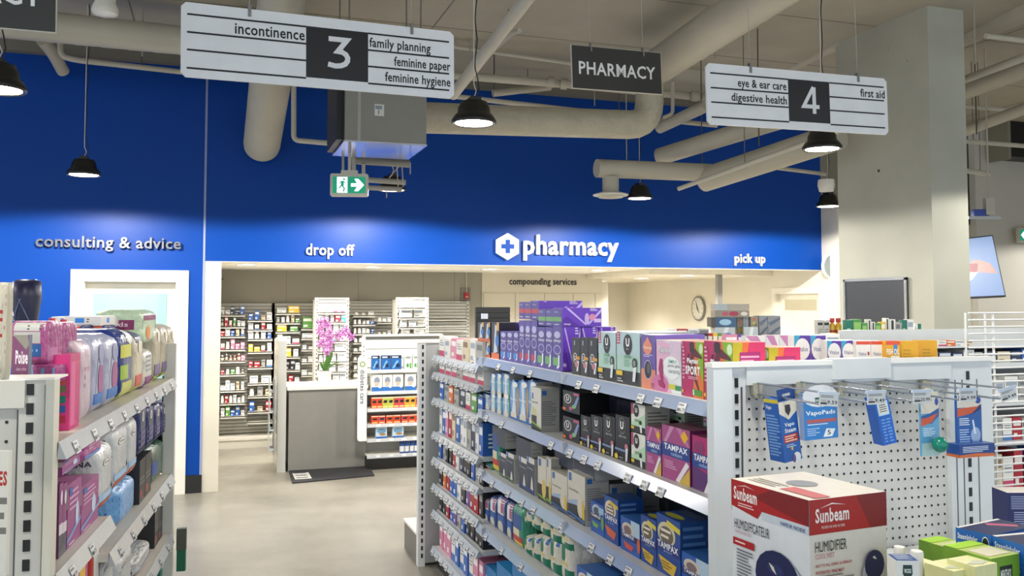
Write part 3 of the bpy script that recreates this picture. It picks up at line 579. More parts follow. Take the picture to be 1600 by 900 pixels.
# wall camera on the left jamb
p = on_Y(341, 435, 10.4); t = MB().box(-.04, 0, -.04, .02, .07, .05, '#e8e5dd').build('wall_camera', loc=p, label='small white camera high on the left pharmacy wall', cat='camera'); MB().lathe([(.0, -.02), (.02, -.012), (.026, 0)], '#1a1a1a', 14, (.035, .03)).build('lens', t)
# clock
p = on_X(1092, 482, XE - .01); R_ = .19
t = empty('wall_clock', p, -math.pi / 2, label='round silver clock on the right cream wall', cat='clock')
def disc(r, y0, y1, m, pr=None): return MB().prism([(r * math.cos(i * math.pi / 16), r * math.sin(i * math.pi / 16)) for i in range(32)], y0, y1, m)
disc(R_, -.02, 0, mat('#8d8d8a', .3, '', 0, .7)).build('rim', t); disc(R_ * .86, -.024, -.0205, '#e9e7df').build('dial', t)
h_ = MB()
for k in range(12):
    a_ = k * math.pi / 6; h_.add([(R_ * q * math.cos(a_ + s_), -.0255, R_ * q * math.sin(a_ + s_)) for q, s_ in ((.68, -.03), (.8, -.03), (.8, .03), (.68, .03))], [(0, 1, 2, 3)], '#222222')
h_.build('hour_marks', t)
for a_, L in ((1.9, .7), (-.9, .5)): MB().prism([(.012 * math.sin(a_), -.012 * math.cos(a_)), (L * R_ * math.cos(a_), L * R_ * math.sin(a_)), (-.012 * math.sin(a_), .012 * math.cos(a_))], -.03, -.027, '#1a1a1a').build('clock_hand', t)
# post on the pick up counter and the counter itself
p = on_Y(1143, 500, 9.5); PCX = p.x
t = empty('pickup_counter', (PCX, 9.5, 0), label='grey pick up counter with an upright post behind the shelves', cat='counter')
MB().box(-1.2, 0, 0, .6, .6, .86, '#8c8a84').build('body', t); MB().box(-1.22, -.03, .86, .62, .63, .9, W_).build('worktop', t); MB().box(-.032, .25, .9, .032, .31, PC - .07, mat('#8d8b86', .35)).build('post', t)
# ---------------------------------------------------------------- drop off counter, orchid, mat
q0 = on_Y(450, 733, 9.86); q1 = on_Y(571, 722, 9.86); CX0, CX1, CY = q0.x, q1.x, 9.86; CH = on_Y(510, 603, CY).z
t = empty('service_counter', ((CX0 + CX1) / 2, CY, 0), label='grey drop off counter with a white top holding the orchid', cat='counter'); hw = (CX1 - CX0) / 2
MB().box(-hw, 0, 0, hw, .6, CH - .035, mat('#83817c', .35)).build('front_panel', t)
MB().box(-hw - .02, -.03, CH - .035, hw + .02, .66, CH, mat('#e4e1d8', .25)).build('worktop', t)
pm = mat('#b9b9b4', .25)
MB().prism([(-.03, 0), (.62, 0), (.62, 1.40), (.05, 1.45), (-.03, 1.40)], -hw - .12, -hw - .03, pm, 'x').build('side_screen', t)
t2 = empty('brochure_holder', (CX0 - .15, CY - .06, 0), label='clear brochure rack on the left side of the counter', cat='brochure rack')
ac = mat('#b9c6cc', .15)
for i in range(4): MB().box(-.05, -.05 + .02 * i, .25 + i * .2, -.01, .16, .27 + i * .2, ac).box(-.06, -.05, .25 + i * .2, -.052, .16, .42 + i * .2, ac).build('pocket', t2)
MB().box(-.01, -.03, .2, 0, .18, 1.0, mat('#8a8d8f', .3)).build('back_plate', t2)
z = CH; p = on_Y(507, 600, CY + .12)
t = empty('potted_orchid', (p.x, CY + .14, z), label='pink orchid in a white square pot on the counter', cat='plant')
MB().prism([(-.05, 0), (.05, 0), (.075, .155), (-.075, .155)], -.05, .07, mat('#dfdcd2', .4)).build('pot', t)
MB().box(-.06, -.045, .15, .06, .06, .156, '#4b3a28').build('soil', t)
stm = '#4c5a2a'
MB().tube([(0, 0, .15), (-.02, 0, .35), (-.015, 0, .52), (.0, -.02, .66), (-.01, -.05, .72)], .005, stm, 6).build('stem', t)
MB().tube([(.0, .01, .15), (.03, .0, .38), (.07, 0, .52), (.16, 0, .60), (.26, -.01, .58)], .005, stm, 6).build('stem', t)
def leaf(a, L, w_, lean):
    mb = MB(); v = []; n = 7
    for i in range(n):
        s_ = i / (n - 1); wd_ = w_ * math.sin(math.pi * min(1, s_ * .93 + .07)) ** .7; x = math.cos(a) * s_ * L * lean; zz = .15 + s_ * L * (1.15 - lean * s_ * .6)
        for e in (-1, 0, 1): v.append((x - math.sin(a) * 0 + e * wd_ * .5 * .8, -.02 + e * 0 + (.012 if e else 0), zz - x * 0))
    mb.add(v, [(i * 3 + j, i * 3 + j + 1, (i + 1) * 3 + j + 1, (i + 1) * 3 + j) for i in range(n - 1) for j in range(2)], mat('#3f6b24', .35), True); mb.build('leaf', t)
leaf(0, .24, .085, .35); leaf(0, .2, .06, 1.1); leaf(math.pi, .12, .05, .4)
pet, pet2 = mat('#c77fc4', .5, 'flower'), mat('#9c2f7a', .5)
def bloom(x, y, z, s_, a0):
    mb = MB()
    for k in range(5):
        a = a0 + k * math.tau / 5; v = [(0, -.01, 0)] + [(s_ * q * math.cos(a + d), -.01 - .012 * q + .02 * (q > .9), s_ * q * math.sin(a + d)) for d, q in ((-.45, .6), (-.3, .95), (0, 1.05), (.3, .95), (.45, .6))]
        mb.add(v, [(0, i, i + 1) for i in range(1, 5)], pet, True)
    mb.add([(s_ * .22 * math.cos(i), -.03, s_ * .22 * math.sin(i)) for i in range(6)], [tuple(range(6))], pet2)
    mb.build('blossom', t, loc=(x, y, z))
for i, (x, z_) in enumerate(((-.06, .70), (.0, .71), (-.04, .64), (.03, .66), (-.07, .60), (.04, .60), (-.03, .56), (.05, .53), (-.02, .50), (.06, .47), (.0, .44), (-.05, .46), (.05, .41), (.02, .37), (.13, .56), (.19, .58), (.25, .56), (.16, .53), (.23, .61), (.29, .53))):
    bloom(x, -.03 - .01 * (i % 3), z_, .043 + .006 * (i % 2), i * .7)
m0 = P(456, 755, 9.02)
t = empty('floor_mat', label='black rubber floor mat with a white printed square before counter', cat='mat')
A, B_, C_, D_ = [P(x, y, 1).copy() for x, y in ((0, 0),) * 4]
def on_floor(px, py): r = ray(px, py); return Vector((0, 0, EYE)) + r * (-EYE / r.z)
A, B_, C_, D_ = on_floor(457, 756), on_floor(585, 744), on_floor(573, 722), on_floor(449, 728)
MB().prism([(v.x, v.y) for v in (A, B_, C_, D_)], .0, .012, mat('#2b2c31', .8, 'mat'), 'z').build('rubber_pad', t)
la, lb_ = on_floor(461, 751), on_floor(482, 740); lm = MB()
random.seed(5)
lm.box(la.x, la.y, .0125, lb_.x, lb_.y, .0132, '#d9dad8')
lm.build('printed_square', t)
for i in range(3): MB().box(la.x + .02, la.y + .05 + i * .13, .0133, lb_.x - .03, la.y + .09 + i * .13, .0137, '#3a3b40').build('printed_line', t)
# ---------------------------------------------------------------- diabetes care shelf unit
random.seed(3)
DY = 9.72
d0 = on_Y(574, 600, DY); d1x = on_Y(700, 600, DY).x; DZ = on_Y(600, 527, DY).z
t = empty('diabetes_shelf_unit', ((d0.x + d1x) / 2, DY, 0), label='white slat shelf unit with the green diabetes care side sign', cat='shelving'); hw = (d1x - d0.x) / 2; ww = mat('#e3e1da', .4)
MB().box(-hw, .3, .12, hw, .34, DZ, mat('#908f8a', .5)).build('back_panel', t)
for i in range(int((DZ - .14) / .105)): MB().box(-hw, .285, .14 + i * .105, hw, .3, .14 + i * .105 + .098, ww if i > 7 else mat('#b9b9b4', .4)).build('slat', t)
MB().box(-hw, .24, DZ, hw, .36, DZ + .02, ww).build('top_cap', t)
for sx in (-1, 1):
    MB().box(sx * hw - .02, .26, 0, sx * hw + .02, .3, DZ, ww).build('upright', t)
    q = MB()
    for i in range(24): q.box(sx * hw - .006, .2585, .16 + i * .05, sx * hw + .004, .2601, .18 + i * .05, '#5a5a58')
    q.build('slot', t, kind='stuff')
MB().box(-hw, -.05, 0, hw, .3, .115, '#161616').build('base_kick', t)
zs = []
for i, y in enumerate((577.5, 611, 637.5, 661.5, 684.5, 709.5)):
    zz = on_Y(615, y, DY).z; zs.append(zz)
    s_ = MB().box(-hw, 0, zz - .012, hw, .28, zz, ww).build('shelf', t)
    MB().box(-hw, -.008, zz - .035, hw, 0, zz + .003, mat('#d5d8dc', .25)).build('price_rail', s_)
    for q in (.12, .3, .47, .62, .8): MB().box(-hw + q * 2 * hw * .9, -.011, zz - .028, -hw + q * 2 * hw * .9 + .05, -.0085, zz - .004, '#f4f4f2').build('price_tag', s_)
KINDS['meter'] = K_(b='#1f62ad', F=[('r', 0, .78, 1, 1, '#15264a'), ('r', .1, .83, .7, .93, '#dfe6f0'), ('p', [(.1, .1), (.55, .65), (.75, .6), (.3, .1)], '#79b3e6'), ('e', .65, .28, .2, .14, '#16284c')])
KINDS['meterw'] = K_(b='#e4e4dd', F=[('r', .15, .7, .85, .85, '#8f9a94'), ('e', .45, .25, .18, .14, '#3f9a4a'), ('r', .7, .05, .95, .4, '#5aa34f')])
KINDS['cuff'] = K_(b='#e0e0dc', F=[('r', 0, 0, 1, .25, '#2c6fbe'), ('e', .5, .62, .28, .22, '#8c93a6'), ('r', .3, .3, .7, .55, '#c9b8a8'), ('e', .78, .3, .16, .12, '#f6f6f4')])
for nm, c_ in (('shakeo', '#d24b2a'), ('shakey', '#b8bf4e'), ('shaker', '#c94a4a'), ('shakeg', '#e0a638')):
    KINDS[nm] = K_(b=c_, F=[('p', [(.12, .5), (.3, .72), (.9, .72), (.78, .45)], '#26201f'), ('r', .1, .08, .9, .2, '#e9d88c'), ('r', .0, .9, 1, 1, '#efe3c4')])
KINDS['canister'] = K_(sh='o', b='#24529c', c='#1f3f86', l='#dcdde2', cap=.5, p=[(.48, 0), (.5, .02), (.5, .78)])
KINDS['cereal'] = K_(b='#bfd4e6', F=[('e', .5, .66, .42, .22, '#6f99b8'), ('r', 0, 0, 1, .16, '#2b5fae'), ('e', .6, .36, .3, .12, '#a9854f')])
def drow(i, xs, kind, h, d, nm, lab, cat, group):
    zz = zs[i]
    for k, (a_, b_) in enumerate(xs):
        A_, B2 = on_Y(a_, 600, DY).x, on_Y(b_, 600, DY).x; kk = kind[k % len(kind)]
        item(kk, nm, ((A_ + B2) / 2, DY + .02, zz + .0005), ((B2 - A_) * .96, d, h), 0, f'{ORD[k]} {lab}', cat, group)
drow(0, [(581, 594), (596, 610), (611, 628)], ['meter'], .155, .06, 'meter_box', 'blue glucose meter box from the left on the top diabetes shelf', 'box', 'glucose meter boxes')
drow(0, [(632, 644), (645.5, 654), (656, 670)], ['meterw'], .165, .06, 'meter_box', 'white and green meter box from the left on top diabetes shelf', 'box', 'white meter boxes')
drow(1, [(581, 598), (598, 614), (614, 631), (633, 651)], ['cuff'], .185, .1, 'monitor_box', 'blue and white monitor box from the left on second diabetes shelf', 'box', 'blood pressure monitor boxes')
drow(2, [(581 + i * 8.6, 590 + i * 8.6) for i in range(9)], ['shakeo', 'shakeo', 'shakey', 'shakey', 'shaker', 'shaker', 'shakeg', 'shakeg', 'shaker'], .12, .06, 'drink_carton', 'drink carton from the left on the third diabetes shelf', 'carton', 'nutrition drink cartons')
drow(3, [(581, 592), (592, 603), (604, 615), (615, 627), (628, 639), (639, 650), (650, 661)], ['shakeo', 'shaker', 'shakeo'], .085, .1, 'snack_bar_box', 'orange bar box from the left on the fourth diabetes shelf', 'box', 'snack bar boxes')
drow(4, [(588, 606), (614, 632)], ['cereal'], .12, .06, 'cereal_box', 'pale blue box from the left on the fifth diabetes shelf', 'box', 'pale blue boxes on fifth diabetes shelf')
drow(5, [(626, 633.5), (634, 641), (642, 648.5), (649, 656)], ['canister'], .14, .05, 'powder_bottle', 'blue capped bottle from the left on the bottom diabetes shelf', 'bottle', 'blue capped bottles')
a_ = on_Y(559, 557, DY - .02); b_ = on_Y(572.5, 689, DY - .02); r_ = .03
t = empty('side_sign', ((a_.x + b_.x) / 2, DY - .03, b_.z), label='tall white rounded side sign reading diabetes care', cat='sign'); W2 = (b_.x - a_.x) / 2; H2 = a_.z - b_.z
MB().prism([(-W2 + r_, 0), (W2, 0), (W2, H2), (-W2 + r_, H2), (-W2 + .008, H2 - .008), (-W2, H2 - r_), (-W2, r_), (-W2 + .008, .008)], 0, .012, mat('#eef0f2', .35)).build('board', t)
hx = MB(); gx = '#7a9a2c'; cz_ = H2 - .085
hx.prism([(.034 * math.sin(k * math.pi / 3), cz_ + .034 * math.cos(k * math.pi / 3)) for k in range(6)], -.002, 0, gx).prism([(.02 * math.sin(k * math.pi / 3), cz_ + .02 * math.cos(k * math.pi / 3)) for k in range(6)], -.003, -.0021, '#eef0f2').build('hexagon_logo', t)
vs, fs, _ = textmesh('diabetes care', .01); L_ = .37
MB().add([((v - .45) * .05, -.002, cz_ - .06 - u * L_) for u, v in vs], fs, '#333333').build('lettering', t)
# ---------------------------------------------------------------- centre gondola (front faces -x)
random.seed(21)
met = mat('#d4d7d8', .35); metd = mat('#8f969e', .45); rail = mat('#93a1bb', .18); railw = mat('#b4bcc8', .2); tagm = mat('#d9dbdc', .5); ink = mat('#222222', .5)
LX, SX, BX = 1.445, 1.49, 1.95            # shelf lip, goods front, back panel
YN, YM, YF = 2.33, 4.86, 6.04
def price_tag(parent, y, z, x=None, big=False, rnd=None):
    w, h = .05, .031
    mb = MB(); mb.add([(0, w / 2, 0), (0, -w / 2, 0), (.012, -w / 2, h), (.012, w / 2, h)], [(0, 1, 2, 3)], tagm)
    p = random.choice(('5.99', '7.49', '8.99', '9.49', '4.29', '6.79', '12.99'))
    vs, fs, _ = textmesh(p, .0); f = lambda u, v: (-.0015 + .012 * (v * .4 + .12), w / 2 - w * (.45 + .5 * u), h * (.12 + .4 * v))
    mb.add([f(u, v) for u, v in vs], fs, ink)
    mb.add([(.0075, w * .42, h * .72), (.0075, -w * .2, h * .72), (.0098, -w * .2, h * .88), (.0098, w * .42, h * .88)], [(0, 1, 2, 3)], '#777777')
    mb.add([(.0, w * .42, h * .15), (.0, w * .12, h * .15), (.004, w * .12, h * .45), (.004, w * .42, h * .45)], [(0, 1, 2, 3)], '#333333')
    return mb.build('price_tag', parent, loc=(x, y, z))
gon = empty('gondola_shelving', ((LX + BX) / 2, (YN + YF) / 2, 0), label='long centre gondola with seven grey shelves of boxed goods', cat='shelving')
G0 = gon.location.copy()
def gpart(mb, name, par=gon):
    o = mb.build(name, par); 
    if par is gon: o.location = -G0
    return o
bp = mat('#5f6c80', .5)
gpart(MB().box(BX, YN + .01, .14, BX + .03, YM, 1.56, bp), 'back_panel'); gpart(MB().box(BX, YM, .14, BX + .03, YF - .05, 1.5, mat('#a5a9ac', .45)), 'back_panel')
hb = MB()
for i in range(40):
    for k in range(26): hb.add([(BX - .001, YN + .05 + i * .06 + dy, .2 + k * .052 + dz) for dy, dz in ((-.004, 0), (0, .004), (.004, 0), (0, -.004))], [(0, 1, 2, 3)], '#1b1f26')
gpart(hb, 'peg_hole').__setitem__('kind', 'stuff')
for y in (YN + .03, 3.6, YM, YF - .1):
    gpart(MB().box(BX - .02, y - .02, 0, BX + .03, y + .02, 1.5, metd), 'upright')
gpart(MB().box(LX + .03, YN + .02, 0, BX, YF - .05, .12, '#2a2a2c'), 'base_kick')
TAGS = {1.50: [912, 940, 1010, 1037, 1075, 746, 785, 808, 835], 1.205: [868, 898, 920, 942, 989, 1015, 1040, 790, 766], .872: [800, 822, 840, 884, 931, 960, 989, 755, 775], .56: [715, 735, 765, 790, 820, 850], .16: []}
Z1 = [1.50, 1.205, .872, .56]
for z in Z1:
    y0, y1 = YN + .01, YM
    s = gpart(MB().box(LX, y0, z - .03, BX, y1, z - .006, met).box(LX - .004, y0, z - .034, LX, y1, z, met), 'shelf')
    mb = MB(); mb.add([(LX - .005, y0, z), (LX - .005, y1, z), (LX - .026, y1, z - .042), (LX - .026, y0, z - .042), (LX - .008, y0, z - .042), (LX - .008, y1, z - .042)], [(0, 1, 2, 3), (3, 2, 5, 4), (0, 3, 4), (1, 5, 2)], rail)
    mb.build('price_rail', s)
    for q in range(2): MB().box(LX - .027, y0 + 1.2 * (q + 1), z - .042, LX - .004, y0 + 1.2 * (q + 1) + .012, z + .001, railw).build('rail_joint', s)
    for px in TAGS[z]:
        yy = on_X(px, 600, LX).y; price_tag(s, yy, z - .047, LX - .0305)
gpart(MB().box(LX, YN + .02, .10, BX, YM, .13, met), 'base_deck')
Z2 = [1.45, 1.335, 1.16, .931, .757, .577, .40, .155]
for i, z in enumerate(Z2):
    y0, y1 = YM + .01, YF - .07
    s = gpart(MB().box(LX + (.02 if i < 7 else 0), y0, z - .03, BX, y1, z - .004, met), 'shelf')
    mb = MB(); mb.add([(LX - .005, y0, z), (LX - .005, y1, z), (LX - .026, y1, z - .042), (LX - .026, y0, z - .042), (LX + .02, y0, z - .03), (LX + .02, y1, z - .03)], [(0, 1, 2, 3), (3, 2, 5, 4), (0, 3, 4), (1, 5, 2)], railw); mb.build('price_rail', s)
    n = 9
    for k in range(n): price_tag(s, y0 + (k + .5) * (y1 - y0) / n, z - .047, LX - .0305)
# far end unit: its back panel faces this way
t = empty('end_gondola', (1.66, YF, 0), label='grey end unit closing the far end of the centre gondola', cat='shelving')
MB().box(-.28, 0, .02, .46, .03, 1.53, mat('#b3b5b4', .4)).build('back_panel', t)
MB().box(-.31, -.01, 0, -.262, .05, 1.53, met).build('upright', t)
q = MB()
for i in range(29): q.box(-.29, -.0125, .06 + i * .051, -.277, -.0095, .088 + i * .051, '#141414')
q.build('slot', t, kind='stuff')
MB().box(-.33, -.015, 1.53, .48, .07, 1.545, '#f1f1ee').build('top_cap', t)
MB().box(-.30, .05, .0, .46, .5, .2, '#6f6d68').box(-.31, .05, .2, .46, .5, .215, '#e6e4de').build('base_deck', t)
# near end unit with the peg panel
ex0, ex1 = on_Y(1113, 700, YN - .03).x, on_Y(1166, 700, YN - .03).x; EXR = on_Y(1551, 700, YN - .03).x; ET = 1.612; EY = YN - .03
e = empty('peg_end_gondola', ((ex0 + EXR) / 2, EY, 0), label='white pegboard end unit facing the camera at lower right', cat='shelving'); E0 = e.location.copy()
def ep(mb, name, par=None):
    o = mb.build(name, par or e); 
    if par is None: o.location = -E0
    return o
pw = mat('#d3d2cc', .45); pw2 = mat('#d6dadb', .35)
ep(MB().box(ex1 - .01, EY + .012, 0, EXR - .03, EY + .025, ET - .05, pw), 'peg_panel')
ep(MB().box(ex0, EY - .01, 0, ex0 + .064, EY + .028, ET, mat('#d9dfe2', .3)), 'upright'); ep(MB().box(ex0 + .064, EY, 0, ex1, EY + .028, ET, pw2), 'upright')
ux = on_Y(1497, 700, EY).x
ep(MB().box(on_Y(1484, 700, EY).x, EY - .004, 0, EXR, EY + .028, ET, pw2), 'upright')
q = MB()
for i in range(30):
    z = ET - .033 - i * .0475
    for x in (on_Y(1151.5, 700, EY).x, on_Y(1513, 700, EY).x): q.box(x - .006, EY - .0062, z - .028, x + .006, EY - .0035, z, '#171717') if x > 2 else q.box(x - .006, EY - .0022, z - .028, x + .006, EY + .0, z, '#171717')
ep(q, 'slot')['kind'] = 'stuff'
q = MB()
for x in (on_Y(1159, 700, EY).x, on_Y(1493, 700, EY).x, on_Y(1504, 700, EY).x, on_Y(1527, 700, EY).x): q.box(x - .0015, EY - .0052, 0, x + .0015, EY + .0, ET - .06, '#4c4c50')
ep(q, 'groove')['kind'] = 'stuff'
ep(MB().box(ex0 - .005, EY - .012, ET, EXR + .01, EY + .029, ET + .014, '#f2f1ec').box(ex1, EY - .008, ET - .055, on_Y(1484, 600, EY).x, EY + .01, ET, pw2), 'top_cap')
ep(MB().box(on_Y(1296, 560, EY).x, EY - .02, ET - .045, on_Y(1385, 560, EY).x, EY + .029, ET + .018, pw2), 'top_trim')
h = MB(); x_a, x_b = on_Y(1174, 650, EY).x, on_Y(1482, 650, EY).x; nx = int((x_b - x_a) / .0262)
for i in range(nx + 1):
    for k in range(27):
        x, z = x_a + i * .0262, ET - .098 - k * .0305
        h.add([(x + .0042 * math.cos(a * math.pi / 4), EY + .0112, z + .0042 * math.sin(a * math.pi / 4)) for a in range(8)], [tuple(range(8))], '#141414')
ep(h, 'peg_hole')['kind'] = 'stuff'
SHZ = 1.03
ep(MB().box(ex0 + .07, EY - .62, SHZ - .03, EXR + .25, EY, SHZ, met), 'shelf')
